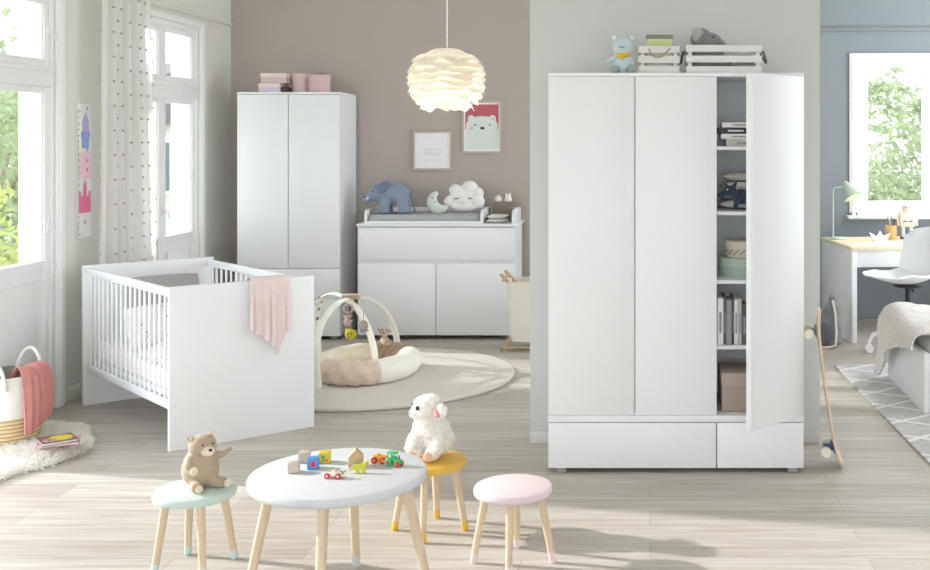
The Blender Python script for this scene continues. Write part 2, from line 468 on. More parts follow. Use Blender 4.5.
b = MB().box((D1-.03, .0195, zdoor), (D1+.02, .0215, ztop-T), M['groove']); b.build('grip_groove', w)
d = MB()
d.box((-.4275, 0, zdoor+.0015), (0, .019, ztop-T-.0015), WH, .0015)
dd = d.build('door', w); dd.location = (R_, -.001, 0); dd.rotation_euler = (0, 0, math.radians(47))
MB().box((-.446, -.012, zdoor+.0015), (-.4275, .0195, ztop-T-.0015), WH, .006).build('grip_strip', dd)
grip_door(L_, N0-.004, zb, zdr-.006, 'drawer'); grip_door(N0-.0005, R_, zb, zdr-.006, 'drawer')
SH = [wz(146.5), wz(212), wz(281), wz(347)]
for z in SH: MB().box((N0, .03, z-.018), (R_-T, .5, z), WH, .001).build('shelf', w)
for x in (L_+.04, R_-.08):
    for y in (.01, .45): MB().box((x, y, 0), (x+.05, y+.05, zb), M['metal'], .003).build('foot', w)

Y2 = 9.14
def bx(p): return (p-650)/1100*Y2
def bz(y): return CZ-(y-140)/1100*Y2
w2 = thing('wardrobe', 'narrow white two-door wardrobe with two bottom drawers in the far corner by the taupe wall', 'wardrobe', ((bx(237)+bx(339.5))/2, Y2, 0))
ox2 = w2.location.x; l2, r2 = bx(237)-ox2, bx(339.5)-ox2; zt2 = bz(92)
b = MB().box((l2, .02, .03), (l2+T, .52, zt2-T), WH); b.box((r2-T, .02, .03), (r2, .52, zt2-T), WH); b.box((l2+T, .5, .03), (r2-T, .51, zt2-T), M['cab_in'])
b.box((l2+T, .022, .03), (r2-T, .5, .05), WH); b.box((l2+T, .022, .58), (r2-T, .5, .6), WH); b.build('carcass', w2)
MB().box((l2, 0, zt2-T), (r2, .522, zt2), WH, .001).build('top_panel', w2)
m2 = bx(288.5)-ox2
MB().box((l2+.0015, 0, bz(268)), (m2-.006, .019, zt2-T-.003), WH, .0015).build('door', w2)
MB().box((m2+.002, 0, bz(268)), (r2-.0015, .019, zt2-T-.003), WH, .0015).build('door', w2)
MB().box((m2-.03, .0195, bz(268)), (m2+.02, .0215, zt2-T), M['groove']).build('grip_groove', w2)
for (a, c) in ((268.6, 298.9), (299.1, 336.5)): MB().box((l2+.0015, 0, max(.035, bz(c))), (r2-.0015, .019, bz(a)-.002), WH, .0015).build('drawer', w2)
for x in (l2+.03, r2-.08):
    for y in (.03, .45): MB().box((x, y, 0), (x+.05, y+.05, .03), M['metal'], .003).build('foot', w2)

Y3 = 9.15
dr = thing('changing_dresser', 'white dresser with one wide drawer above two doors and a changing top', 'dresser', (bx(436), Y3, 0))
ox3 = dr.location.x
def dx(p): return (p-650)/1100*Y3-ox3
def dz(y): return CZ-(y-140)/1100*Y3
l3, r3 = dx(357.5), dx(515); DT = .965
b = MB().box((l3, .02, .04), (l3+T, .5, DT-.022), WH); b.box((r3-T, .02, .04), (r3, .5, DT-.022), WH); b.box((l3+T, .48, .04), (r3-T, .49, DT-.022), WH)
b.box((l3+T, .022, .04), (r3-T, .48, .06), WH); b.box((l3+T, .022, dz(263)), (r3-T, .48, dz(261)), WH); b.build('carcass', dr)
MB().box((l3-.008, -.012, DT-.022), (r3+.02, .53, DT), WH, .003).build('top_panel', dr)
MB().box((l3+.002, 0, dz(260)), (r3-.002, .019, DT-.028), WH, .0015).build('drawer', dr)
MB().box((l3+.02, .0195, dz(264.5)), (r3-.02, .0215, dz(259)), M['groove']).build('grip_groove', dr)
c3 = dx(435.8)
for (a, c) in ((l3+.002, c3-.004), (c3+.004, r3-.002)): MB().box((a, 0, .04), (c, .019, dz(264)), WH, .0015).build('door', dr)
MB().box((c3-.02, .0195, .04), (c3+.02, .0215, dz(264)), M['groove']).build('grip_groove', dr)
for x in (l3+.03, r3-.08):
    for y in (.04, .43): MB().box((x, y, 0), (x+.05, y+.05, .04), M['metal'], .003).build('foot', dr)
# changing top frame rests on the dresser
ct = thing('changing_unit', 'low white changing-top frame with rounded side panels standing on the white dresser', 'changing station', (ox3, Y3, DT+.001))
def side_profile(h=.115, d=.5): return [(0, 0), (d, 0), (d, h), (.06, h)]+[(.06-.06*math.sin(math.radians(a)), h-.06+.06*math.cos(math.radians(a))) for a in (15, 30, 45, 60, 75, 90)]
TR = Matrix(((0, 1, 0, 0), (1, 0, 0, 0), (0, 0, 1, 0), (0, 0, 0, 1)))
def side(x, nm, par): return MB().prism([(y+.02, z) for y, z in side_profile()], x, x+.019, WH, TR, .002).build(nm, par)
side(dx(363.5), 'side_panel', ct); side(dx(480), 'divider', ct); side(r3-.03, 'side_panel', ct)
MB().box((dx(363.5)+.02, .5, 0), (r3-.031, .518, .11), WH, .002).build('back_panel', ct)
MB().box((dx(363.5)+.02, .02, 0), (dx(480), .036, .022), WH, .002).build('front_rail', ct)

# ---------------------------------------------------------------- crib
A = Vector((-2.56, 5.86, 0)); UA, VA = 40.5, 134.0
cr = thing('baby_crib', 'white slatted baby crib with solid end panels standing by the curtained window', 'crib', A, UA)
SHR = math.radians(VA-UA)
def shear(v): return Vector((v.x+v.y*math.cos(SHR), v.y*math.sin(SHR), v.z))
CL, CW, CH = 1.45, .805, .877
def cb(b, nm, par=cr): return b.warp(shear).build(nm, par)
cb(MB().box((0, 0, 0), (CW, .03, CH), WH, .003), 'footboard'); cb(MB().box((0, CL-.03, 0), (CW, CL, CH), WH, .003), 'headboard')
for o_, side_x in ((0, .018), (1, CW-.048)):
    cb(MB().box((side_x, .031, CH-.06), (side_x+.03, CL-.031, CH-.014), WH, .008), 'top_rail')
    cb(MB().box((side_x, .031, .212), (side_x+.03, CL-.031, .255), WH, .006), 'bottom_rail')
    for i in range(18):
        y = .031+(CL-.062)*(i+.6)/18.2
        cb(MB().tube([(side_x+.015, y, .25), (side_x+.015, y, CH-.055)], .0072, WH, 10), 'bar')
cb(MB().box((.055, .035, .255), (CW-.055, CL-.035, .285), WH, .004), 'bed_base')
for (x, z) in ((.03, .83), (.03, .24), (CW-.035, .83), (CW-.035, .24)):
    cb(MB().lathe([(.006, 0), (.006, .002), (.003, .003)], M['groove'], 12, tr(x, .001, z) @ rx(90)), 'bolt_cap')
def incrib(x, y, z):
    v = shear(Vector((x, y, 0))); c, s = math.cos(math.radians(UA)), math.sin(math.radians(UA))
    return Vector((A.x+v.x*c-v.y*s, A.y+v.x*s+v.y*c, z))
M['sheet'] = dots_mat('dotted_white_sheet', rgb(240, 239, 237), rgb(150, 152, 156), 26, .13)
M['whitefab'] = mat('white_cotton', rgb(240, 239, 236), .95, bump=.25, bs=50, spec=.1)
mt = MB().box((.06, .04, .287), (CW-.06, CL-.04, .40), M['whitefab'], .03, seg=3).warp(shear).build('crib_mattress')
mt.location = A; mt.rotation_euler = (0, 0, math.radians(UA)); tag(mt, 'white mattress lying inside the slatted baby crib', 'mattress')
def duv(u, v):
    x = .075+u*(CW-.15); y = .06+v*.72
    e = min(1, 8*min(u, 1-u, v, 1-v)+.12)
    return shear(Vector((x, y, .412+e*(.04+.03*noise.noise(Vector((x*6, y*6, 1)))+.02*noise.noise(Vector((x*15, y*15, 4)))))))
dv = MB().grid(duv, 26, 30, M['sheet'], .008).build('duvet'); dv.location = A; dv.rotation_euler = (0, 0, math.radians(UA))
tag(dv, 'puffy white dotted duvet on the crib mattress', 'duvet')
def cushion(name, w_, h_, t_, m, label, cat, loc, rotz, tilt, group=None, parent=None, n=18):
    b = MB()
    def f(sgn):
        def g(u, v):
            a, c = 2*u-1, 2*v-1
            k = (max(0, 1-abs(a)**3.2)*max(0, 1-abs(c)**3.2))**.5
            pin = 1-.02*(abs(a)**2*abs(c)**2)
            return Vector((a*w_/2*(1-.02*c*c)*pin, sgn*(t_/2*k+.002), (c*h_/2*(1-.02*a*a))*pin+h_/2))
        return g
    b.grid(f(1), n, n, m); b.grid(f(-1), n, n, m)
    bmesh.ops.remove_doubles(b.bm, verts=b.bm.verts, dist=.0045)
    o = b.build(name, parent, 60, X=rx(tilt)); o.location = loc; o.rotation_euler = (0, 0, math.radians(rotz))
    return tag(o, label, cat, group)
M['greyfab'] = mat('grey_cotton', rgb(168, 164, 163), .95, bump=.2, bs=80, spec=.1)
cushion('pillow', .46, .385, .09, M['greyfab'], 'plain grey pillow leaning against the far end panel inside the crib', 'pillow', incrib(.42, 1.20, .425), UA, -14)
cushion('pillow', .34, .25, .10, M['sheet'], 'small white dotted pillow lying against the crib bars behind the duvet', 'pillow', incrib(.26, .93, .42), UA+20, -22)
# pink muslin cloth over the footboard
M['muslin'] = mat('pink_muslin', rgb(236, 218, 217), .95, var=.07, vs=9, bump=.5, bs=35, spec=.05)
def cloth_pt(u, v):                       # u across, v from the back edge over the top to the front hem
    x = .425+u*.225
    fold = .014*math.sin(u*17+1)+.009*math.sin(u*31)
    drop = .29+.07*math.sin(u*3.6-.3)+.09*max(0, 1-abs(u-.68)/.16)-.03*max(0, 1-abs(u-.3)/.2)
    total = .16+.05+drop; s_ = v*total
    xx = x+.008*math.sin(v*7+u*4)
    if s_ < .16: return Vector((xx, .037+.006+abs(fold)*.25, CH-.16+s_))
    if s_ < .21:
        a = (s_-.16)/.05*PI; return Vector((xx, .015+.026*math.cos(a), CH+.004+.014*math.sin(a)))
    d_ = s_-.21
    xx = .425+.0+(u*.225)*(1+.12*d_)-.02*d_
    return Vector((xx, -.010-.004-abs(fold)*min(1, d_*5)-.01*d_, CH-d_))
cl = MB().grid(cloth_pt, 44, 46, M['muslin'], -.002).warp(shear).build('muslin_cloth', None, 70)
cl.location = A; cl.rotation_euler = (0, 0, math.radians(UA)); tag(cl, 'pale pink muslin cloth hung over the crib end panel', 'cloth')

# ---------------------------------------------------------------- table and stools
def round_top(r, t, m, bev=.012, seg=64):
    return MB().lathe([(0, 0), (r-bev*.6, 0), (r-bev*.2, bev*.3), (r, bev), (r, t-bev), (r-bev*.3, t-bev*.3), (r-bev, t), (0, t)], m, seg)
def table(name, label, cat, loc, r, h, t, leg_top, leg_foot, a0, topm, tipm, tip, r0, r1, group=None):
    o = thing(name, label, cat, loc, 0, group)
    tp = round_top(r, t, topm).build('seat' if cat == 'stool' else 'tabletop', o); tp.location.z = h-t
    for k in range(4):
        q = math.radians(a0+90*k); c, s = math.cos(q), math.sin(q)
        a = Vector((c*leg_top, s*leg_top, h-t+.004)); f = Vector((c*leg_foot, s*leg_foot, 0))
        k_ = tip/h; mid = f+(a-f)*k_
        lg = MB().tube([a, mid], [r0, r0+(r1-r0)*(1-k_)], M['beech'], 20).build('leg', o)
        MB().tube([mid, f+(a-f)*.03, f], [r0+(r1-r0)*(1-k_)+.0004, r1+.0006, r1*.75], tipm, 20).build('leg_tip', lg)
    return o
TH = .47
table('play_table', 'round white play table with splayed beech legs and toys on top', 'table', (-1.124, 3.968, 0), .3125, TH, .036, .235, .330, 4, M['tablew'], M['tablew'], .05, .0195, .0155)
table('stool', 'pale mint round stool with a brown plush bear sitting on it', 'stool', (-1.774, 4.289, 0), .154, .307, .034, .105, .148, 33, M['mint'], M['mint'], .045, .0165, .0135, 'small round stools around the play table')
table('stool', 'yellow round stool with a white plush lamb sitting on it', 'stool', (-.938, 4.69, 0), .154, .307, .034, .105, .152, 0, M['yellowp'], M['yellowp'], .045, .0165, .0135, 'small round stools around the play table')
table('stool', 'empty pale pink round stool in front of the big wardrobe', 'stool', (-.539, 4.33, 0), .154, .307, .034, .105, .158, 1, M['pinkp'], M['pinkp'], .045, .0165, .0135, 'small round stools around the play table')

# ---------------------------------------------------------------- toys on the table
def ttop(px, py): return ground(px, py, TH)
def cm(n, r, g, b_, rough=.5, **k): M[n] = mat(n, rgb(r, g, b_), rough, **k); return M[n]
cm('toy_blue', 84, 144, 206); cm('toy_yellow', 214, 194, 58); cm('toy_red', 200, 44, 52); cm('toy_green', 60, 176, 104); cm('toy_orange', 240, 160, 50)
cm('toy_lime', 206, 204, 60); cm('toy_pink', 226, 90, 130); cm('black', 40, 38, 38, .6); cm('toy_cream', 240, 226, 206)
M['blockw'] = mat('block_wood', rgb(200, 188, 176), .6, var=.1, vs=8)
def block(px, py, s, m, rot, label, mark=None, group='toy blocks on the play table'):
    p = ttop(px, py); o = thing('toy_block', label, 'toy block', (p.x, p.y+s*.5, TH), rot, group)
    MB().box((-s/2, -s/2, 0), (s/2, s/2, s), m, .003).build('body', o)
    if mark:
        b = MB(); X = tr(0, -s/2-.0005, s/2)
        if mark == 'snail':
            b.tube(arc((0, 0), s*.24, 40, 330, 14), .0026, M['toy_red'], 6, X=None) if False else None
            b.tube([X @ Vector(p_) for p_ in arc((0, 0), s*.22, 30, 330, 14)], .0026, M['toy_pink'], 6)
            b.tube([X @ Vector(p_) for p_ in arc((.001, 0), s*.09, 0, 330, 10)], .0022, M['toy_red'], 6)
        else:
            b.prism(disc(s*.17, 16, -s*.12, s*.12), -.0006, .001, M['toy_green'], X); b.prism(disc(s*.14, 16, s*.16, -s*.15), -.0006, .001, M['toy_pink'], X)
            b.prism([(-s*.3, -s*.3), (-.0, -s*.3), (-s*.15, -s*.05)], -.0006, .001, M['toy_green'], X)
        b.build('printed_picture', o)
    return o
block(292, 474, .039, M['blockw'], 12, 'plain pale wooden toy block nearest the left rim of the table')
block(303, 463.5, .040, M['blockw'], 8, 'plain pale wooden toy block behind the blue block')
block(311.5, 470, .041, M['toy_blue'], 14, 'blue toy block with a round pink mark', 'snail')
block(323.5, 464, .041, M['toy_yellow'], 10, 'yellow toy block with green and pink marks', 'fruit')
p = ttop(356, 466); o = thing('toy_house', 'small raw wood gable-shaped toy house behind the yellow dinosaur', 'toy house', (p.x, p.y, TH), 14)
MB().prism([(-.027, 0), (.027, 0), (.027, .038), (0, .066), (-.027, .038)], -.02, .02, M['oak'], None, .002).build('body', o)
p = ttop(360, 473); o = thing('toy_dinosaur', 'yellow-green wooden toy dinosaur standing in front of the toy house', 'toy animal', (p.x, p.y, TH), 0)
pts = [(-.03, .018), (-.022, .03), (-.006, .035), (.008, .033), (.018, .04), (.026, .043), (.032, .038), (.03, .032), (.023, .03), (.018, .02), (.016, .014), (-.018, .013), (-.025, .016), (-.037, .006), (-.04, .008)]
MB().prism(pts, -.007, .007, M['toy_lime'], None, .002).build('body', o)
for x in (-.014, .008):
    MB().prism([(x, 0), (x+.009, 0), (x+.01, .018), (x-.001, .018)], -.0072, .0072, M['toy_lime'], None, .001).build('leg', o)
MB().prism([(-.018, .032), (-.012, .041), (-.006, .0335), (.0, .041), (.006, .033)], -.003, .003, M['toy_green']).build('back_spikes', o)
MB().ell((.027, -.0075, .039), .0018, M['black'], None, 8, 6).build('eye', o)
def wheels(o, pos, r, t, m, hub):
    for (x, y) in pos:
        wl = MB().lathe([(0, -t/2), (r*.85, -t/2), (r, -t*.3), (r, t*.3), (r*.85, t/2), (0, t/2)], m, 20, tr(x, y, r) @ rx(90)).build('wheel', o)
        MB().lathe([(0, 0), (r*.42, 0), (r*.36, .002), (0, .002)], hub, 12, tr(x, y-t/2, r) @ rx(90)).build('hub', wl) if y < 0 else None
p = ttop(334, 478); o = thing('toy_car', 'cream toy car with red wheels near the table front', 'toy car', (p.x, p.y, TH), -6)
MB().prism([(-.033, .008), (.034, .008), (.036, .016), (.02, .02), (-.01, .02), (-.028, .019)], -.011, .011, M['toy_cream'], None, .003).build('body', o)
MB().ell((.0, 0, .023), (.007, .007, .008), M['toy_cream'], None, 12, 8).build('driver_head', o)
MB().prism([(.03, .014), (.042, .024), (.042, .028), (.028, .02)], -.009, .009, M['toy_green']).build('spoiler', o)
wheels(o, [(-.02, -.014), (.02, -.014), (-.02, .014), (.02, .014)], .0105, .007, M['toy_red'], M['toy_cream'])
p = ttop(380, 463); o = thing('toy_wagon', 'orange toy wagon with red wheels beside the green tractor', 'toy car', (p.x, p.y, TH), -8)
MB().prism([(-.026, .01), (.026, .01), (.024, .028), (-.022, .03)], -.011, .011, M['toy_orange'], None, .003).build('body', o)
MB().ell((-.008, 0, .031), (.011, .009, .006), M['toy_yellow'], None, 12, 8).build('cargo', o)
wheels(o, [(-.017, -.014), (.017, -.014), (-.017, .014), (.017, .014)], .0125, .007, M['toy_red'], M['toy_orange'])
p = ttop(394.5, 466); o = thing('toy_tractor', 'green wooden toy tractor with red hubs near the right rim of the table', 'toy car', (p.x, p.y, TH), -28)
MB().prism([(-.026, .01), (.03, .01), (.031, .026), (.008, .03), (-.024, .026)], -.01, .01, M['toy_green'], None, .003).build('body', o)
b = MB()
for (x, y) in ((-.022, -.009), (-.022, .009), (.004, -.009), (.004, .009)): b.tube([(x, y, .025), (x, y, .046)], .0022, M['toy_green'], 6)
b.box((-.027, -.013, .045), (.009, .013, .051), M['toy_green'], .002); b.build('cab', o)
MB().tube([(.022, 0, .027), (.022, 0, .041)], .003, M['toy_red'], 8).build('chimney', o)
wheels(o, [(-.016, -.015), (-.016, .015)], .016, .009, M['toy_green'], M['toy_red']); wheels(o, [(.02, -.014), (.02, .014)], .011, .007, M['toy_red'], M['toy_green'])
# ---------------------------------------------------------------- plush animals near the table
def plush(n, r, g, b_, lump=.25, bs=120, var=.06): M[n] = mat(n, rgb(r, g, b_), .95, var=var, vs=30, bump=lump, bs=bs, spec=.05, sheen=.3); return M[n]
plush('bear_brown', 188, 170, 148); plush('bear_cream', 236, 224, 200); plush('lamb_white', 247, 245, 240, .3, 70, .02); plush('peach', 226, 190, 168)
plush('soft_pink', 226, 160, 160)
o = thing('plush_bear', 'brown plush bear with a cream muzzle sitting on the mint stool', 'plush toy', (at(201, 488, 4.30).x, 4.30, .3085), 46)
blob('body', [('e', (0, .005, .07), (.072, .066, .072)), ('e', (0, .0, .10), (.064, .06, .058)), ('e', (.0, -.014, .163), (.054, .05, .046)),
              ('e', (-.042, .002, .197), (.014, .01, .013)), ('e', (.044, .002, .197), (.014, .01, .013)),
              ('t', [(-.045, -.01, .12), (-.062, -.035, .095), (-.052, -.052, .082)], [.02, .019, .017]),
              ('t', [(.045, -.005, .118), (.078, -.02, .118), (.112, -.025, .137)], [.02, .015, .009]),
              ('t', [(-.035, -.03, .022), (-.048, -.075, .02)], [.024, .021]), ('t', [(.035, -.03, .022), (.062, -.072, .02)], [.024, .021])],
     M['bear_brown'], o, .005, 3)
blob('muzzle', [('e', (.002, -.058, .150), (.027, .022, .020))], M['bear_cream'], o, .004, 3)
blob('paw', [('e', (-.052, -.057, .083), (.017, .013, .018))], M['bear_cream'], o, .004, 3)
MB().ell((.002, -.079, .158), (.007, .005, .005), M['black'], None, 12, 8).build('nose', o)
for x in (-.018, .022): MB().ell((x, -.057, .176), (.0042, .003, .0042), M['black'], None, 10, 8).build('eye', o)
for x in (-.0485, .0635): MB().ell((x, -.094, .021), (.015, .005, .015), M['bear_cream'], None, 12, 8).build('foot_pad', o)
for x in (-.042, .044): MB().ell((x, -.007, .197), (.009, .004, .009), M['bear_cream'], None, 12, 8).build('inner_ear', o)

M['lambfur'] = mat('lamb_fleece', rgb(250, 248, 244), .95, spec=.02, transl=.5)
o = thing('plush_lamb', 'fluffy white plush lamb with pink ears sitting on the yellow stool', 'plush toy', (at(431, 459, 4.70).x, 4.70, .3135), -12)
HC = Vector((-.008, -.012, 0))
def hr(x, y, z):                         # the head is turned on the neck
    v = Matrix.Rotation(math.radians(-52), 3, 'Z') @ (Vector((x, y, z))-HC)+HC
    return (v.x, v.y, v.z)
lb = blob('body', [('e', (0, .01, .07), (.092, .082, .07)), ('e', (0, .0, .115), (.078, .07, .06)), ('e', (-.005, -.012, .16), (.058, .054, .05)),
              ('e', (-.008, -.016, .212), (.062, .060, .052)), ('e', hr(-.008, -.036, .204), (.044, .036, .040)), ('t', [(-.05, -.04, .10), (-.06, -.08, .04)], [.026, .024]), ('t', [(.05, -.04, .10), (.058, -.08, .04)], [.026, .024]),
              ('t', [(-.03, -.04, .03), (-.038, -.09, .028)], [.030, .028]), ('t', [(.03, -.04, .03), (.034, -.09, .028)], [.030, .028])], M['lamb_white'], o, .006, 3, lump=.005, lfreq=38)
stuff(fur('fleece', lb, M['lambfur'], 8000, .010, .0016, o, 3, .2, .3, .02, 30))
blob('muzzle', [('e', hr(-.008, -.066, .192), (.030, .024, .024))], M['lamb_white'], o, .004, 3)
for x in (-.042, .026): MB().ell(hr(x, -.066, .220), (.009, .009, .010), M['black'], None, 12, 8).build('eye', o)
MB().tube([hr(-.020, -.090, .196), hr(-.009, -.092, .191), hr(.002, -.090, .196)], .0022, M['black'], 6).build('nose', o)
for sx, x in ((1, .042), (-1, -.058)):
    e = blob('ear', [('t', [hr(x+sx*.006, .022, .226), hr(x+sx*.030, .026, .214), hr(x+sx*.052, .022, .192)], [.016, .025, .017])], M['lamb_white'], o, .005, 3)
    MB().tube([hr(x+sx*.022, -.001, .217), hr(x+sx*.036, -.002, .206), hr(x+sx*.054, .003, .193)], [.008, .013, .009], M['soft_pink'], 10).build('inner_ear', e)
for x in (-.040, .036): MB().ell((x, -.117, .030), (.021, .008, .021), M['peach'], None, 14, 8).build('foot_pad', o)

# ---------------------------------------------------------------- on the floor at the left
M['fleece'] = mat('sheepskin_wool', rgb(252, 250, 245), .95, spec=.02, transl=.5)
SKC = Vector((-3.40, 5.82))
def skin_r(q): return 1+.07*math.sin(3*q+.5)+.05*math.sin(5*q+2)+.03*math.sin(9*q)
b = MB(); n = 64; rings = []
for (k, z) in ((1.0, .004), (1.03, .014), (.96, .034), (.8, .045), (.5, .05), (.2, .052), (.01, .052)):
    rings.append([(SKC.x+.36*k*skin_r(q)*math.cos(q)-.06*k*math.sin(q), SKC.y+.56*k*skin_r(q)*math.sin(q), z) for q in (2*PI*j/n for j in range(n))])
b.rings(rings, M['fleece']); b.warp(lambda v: Vector((max(v.x, XW+.035), v.y, v.z)))
sk = b.build('sheepskin_rug', None, 60)
tag(sk, 'shaggy white sheepskin rug on the wood floor under the basket', 'rug')
fu = fur('wool_pile', sk, M['fleece'], 20000, .034, .0022, sk, 5, .3, .55, None, 14); stuff(fu)
for v in fu.data.vertices: v.co.x = max(v.co.x, XW+.022); v.co.z = max(v.co.z, .002)
# basket
M['rope'] = stripe_mat('woven_seagrass', rgb(196, 170, 124), rgb(233, 213, 172), 15, 'Z', 1.5)
M['canvas'] = mat('white_canvas', rgb(240, 238, 233), .9, bump=.15, bs=90, spec=.1)
M['greylin'] = mat('grey_lining', rgb(146, 141, 137), .95, bump=.2, bs=90, spec=.1)
BX, BY, BZ = -3.475, 5.93, .056
o = thing('storage_basket', 'woven seagrass basket with a white canvas upper half standing on the sheepskin', 'basket', (BX, BY, BZ))
prof = [(.0, 0), (.15, 0), (.165, .01), (.176, .06), (.185, .145)]
MB().lathe(prof+[(.18, .147), (.0, .02)], M['rope'], 48).build('woven_base', o)
MB().lathe([(.184, .135), (.187, .145), (.19, .25), (.188, .352), (.184, .354), (.182, .25), (.178, .14)], M['canvas'], 48, cap=False).build('canvas_wall', o)
MB().lathe([(0, .03), (.16, .03), (.175, .15), (.1805, .348), (.184, .356), (.186, .348)], M['greylin'], 48, cap=False).build('lining', o)
for s_ in (-1, 1):
    q0 = math.radians(90 if s_ > 0 else -90)
    pts = []
    for i in range(15):
        a = PI*i/14; t = (-.07*math.cos(a)); pts.append((t+.03, s_*.186*math.cos(t/.19), .29+.165*math.sin(a)))
    MB().tube(pts, .0095, M['canvas'], 10).build('handle', o)
# dusty pink blanket spilling out
M['dusty'] = mat('dusty_pink_knit', rgb(214, 148, 142), .95, var=.08, vs=20, bump=.4, bs=120, spec=.05)
def bl(u, v):
    q = math.radians(-40+u*60)
    d_ = v*.575
    wv = .012*math.sin(u*14)+.008*math.sin(u*23+v*5)
    if d_ < .16: r = .05+d_*.72; z = .33+.075*math.sin(min(1, d_/.16)*PI*.5)+wv*.4
    elif d_ < .26:
        a = (d_-.16)/.10*PI*.5; r = .165+.045*math.sin(a); z = .405-.04*(1-math.cos(a))+wv*.3
    else: r = .21+.012*math.sin((d_-.26)*9)+abs(wv)*.6; z = .365-(d_-.26)*(1-.25*u)
    qq = q+.25*(d_-.2)*(1 if d_ > .2 else 0)
    return Vector((r*math.cos(qq), r*math.sin(qq), z))
o = MB().grid(bl, 34, 40, M['dusty'], .009).build('blanket', None, 70); o.location = (BX, BY, BZ); tag(o, 'dusty pink blanket spilling over the rim of the basket', 'blanket')
# board books on the sheepskin
for (px, py, sx, sy, rot, z, cov, label, kind) in ((57, 441, .17, .155, 40, .092, (118, 92, 92), 'dark board book with a yellow round picture, topmost on the sheepskin', 'y'),
                                       (59, 443, .20, .15, 24, .074, (222, 150, 160), 'pale pink book lying under the dark board book on the sheepskin', 't')):
    p = ground(px, py, z); o = thing('board_book', label, 'book', (p.x, p.y, z), rot, 'books on the sheepskin')
    mm = mat('book_cover_'+kind, rgb(*cov), .5)
    MB().box((-sx/2, -sy/2, 0), (sx/2, sy/2, .003), mm, .001).box((-sx/2, -sy/2, .012), (sx/2, sy/2, .015), mm, .001).build('cover', o)
    MB().box((-sx/2+.004, -sy/2+.004, .003), (sx/2-.004, sy/2-.004, .012), M['canvas']).build('pages', o)
    if kind == 'y':
        F = Matrix(((1, 0, 0, 0), (0, 0, 1, 0), (0, 1, 0, 0), (0, 0, 0, 1)))
        MB().prism(disc(.056, 28, .018, .0), .0145, .0162, M['toy_yellow'], F).prism(disc(.034, 24, -.040, -.025), .0145, .0168, mat('cover_tan', rgb(190, 150, 140), .5), F).prism(disc(.010, 16, -.040, -.025), .015, .0172, M['black'], F).build('printed_picture', o)
    else:
        F = Matrix(((1, 0, 0, 0), (0, 0, 1, 0), (0, 1, 0, 0), (0, 0, 0, 1)))
        MB().prism([(.065, -.07), (.098, -.07), (.098, .0), (.075, .0)], .0145, .0158, mat('cover_teal', rgb(110, 176, 176), .5), F).build('printed_picture', o)
# growth chart
Y = 7.165; o = thing('growth_chart', 'narrow white growth chart with pink castle pictures on the wall left of the curtain', 'growth chart', (XW, Y, 1.03))
MB().box((0.001, -.085, 0), (.014, .085, .87), M['paint'], .002).build('board', o)
X = Matrix(((0, 1, 0, .0142), (1, 0, 0, 0), (0, 0, 1, 0), (0, 0, 0, 1)))
cm('chart_pink', 232, 120, 160); cm('chart_blue', 150, 172, 228); cm('chart_rose', 246, 214, 226); cm('chart_violet', 196, 184, 228)
b = MB()
b.prism([(-.075, .16), (.075, .16), (.075, .30), (.045, .30), (.045, .27), (.02, .27), (.02, .34), (-.0, .38), (-.02, .34), (-.02, .27), (-.05, .27), (-.05, .30), (-.075, .30)], -.001, .0008, M['chart_pink'], X)
b.prism([(-.05, .64), (.06, .64), (.06, .69), (-.05, .69)], -.001, .0008, M['chart_blue'], X)
b.prism([(-.035, .69), (.05, .69), (.05, .76), (.01, .82), (-.035, .76)], -.001, .0009, M['chart_violet'], X)
b.prism([(-.04, .58), (.05, .58), (.05, .64), (-.04, .64)], -.001, .0008, M['chart_blue'], X)
b.prism([(-.08, .38), (.08, .38), (.08, .56), (-.08, .56)], -.001, .0004, M['chart_rose'], X)
for z in (.1, .44, .5, .57, .84): b.prism(disc(.012, 12, .03 if z > .3 else 0, z), -.001, .0009, M['chart_pink'] if z < .5 else M['chart_blue'], X)
b.build('printed_picture', o)
b = MB().prism([(-.0845, .01), (-.083, .01), (-.083, .84), (-.0845, .84)], -.001, .0007, M['dark'], X)
for i in range(21): b.prism([(-.084, .02+i*.04), (-.083+(.035 if i % 5 == 0 else .02), .02+i*.04), (-.083+(.035 if i % 5 == 0 else .02), .023+i*.04), (-.084, .023+i*.04)], -.001, .0007, M['dark'], X)
b.build('scale_marks', o)
# curtain with little tufts
CXP = XW+.13
o = thing('curtain', 'sheer white curtain with small grey tufts hanging beside the window by the crib', 'curtain', (CXP, 7.47, 0))
def cur(u, v):
    z = ZC-.08-v*(ZC-.11)
    hw = .32+.12*min(1, v*1.0)
    y = (u-.5)*2*hw+.05*v
    gather = 1
    x = (.038*math.sin(u*2*PI*6.5+.4)+.016*math.sin(u*2*PI*11+v*2))*(.7+.5*v)
    return Vector((x, y, z))
MB().grid(cur, 130, 40, M['sheer']).build('fabric', o, 80)
M['tuft'] = mat('grey_tuft', rgb(176, 160, 150), .9)
b = MB(); rd = random.Random(2)
for i in range(40):
    for j in range(11):
        u = (j+.5+(.5 if i % 2 else 0))/11.6; v = (i+.6)/40.5
        if u > .98: continue
        p = cur(u, v); b.ell((p.x+.002, p.y, p.z), (.0075, .013, .0075), M['tuft'], None, 8, 6)
stuff(b.build('tufts', o, 80))
MB().box((-.025, -.42, ZC-.08), (.025, .42, ZC-.001), M['paint'], .004).build('curtain_rail', o)

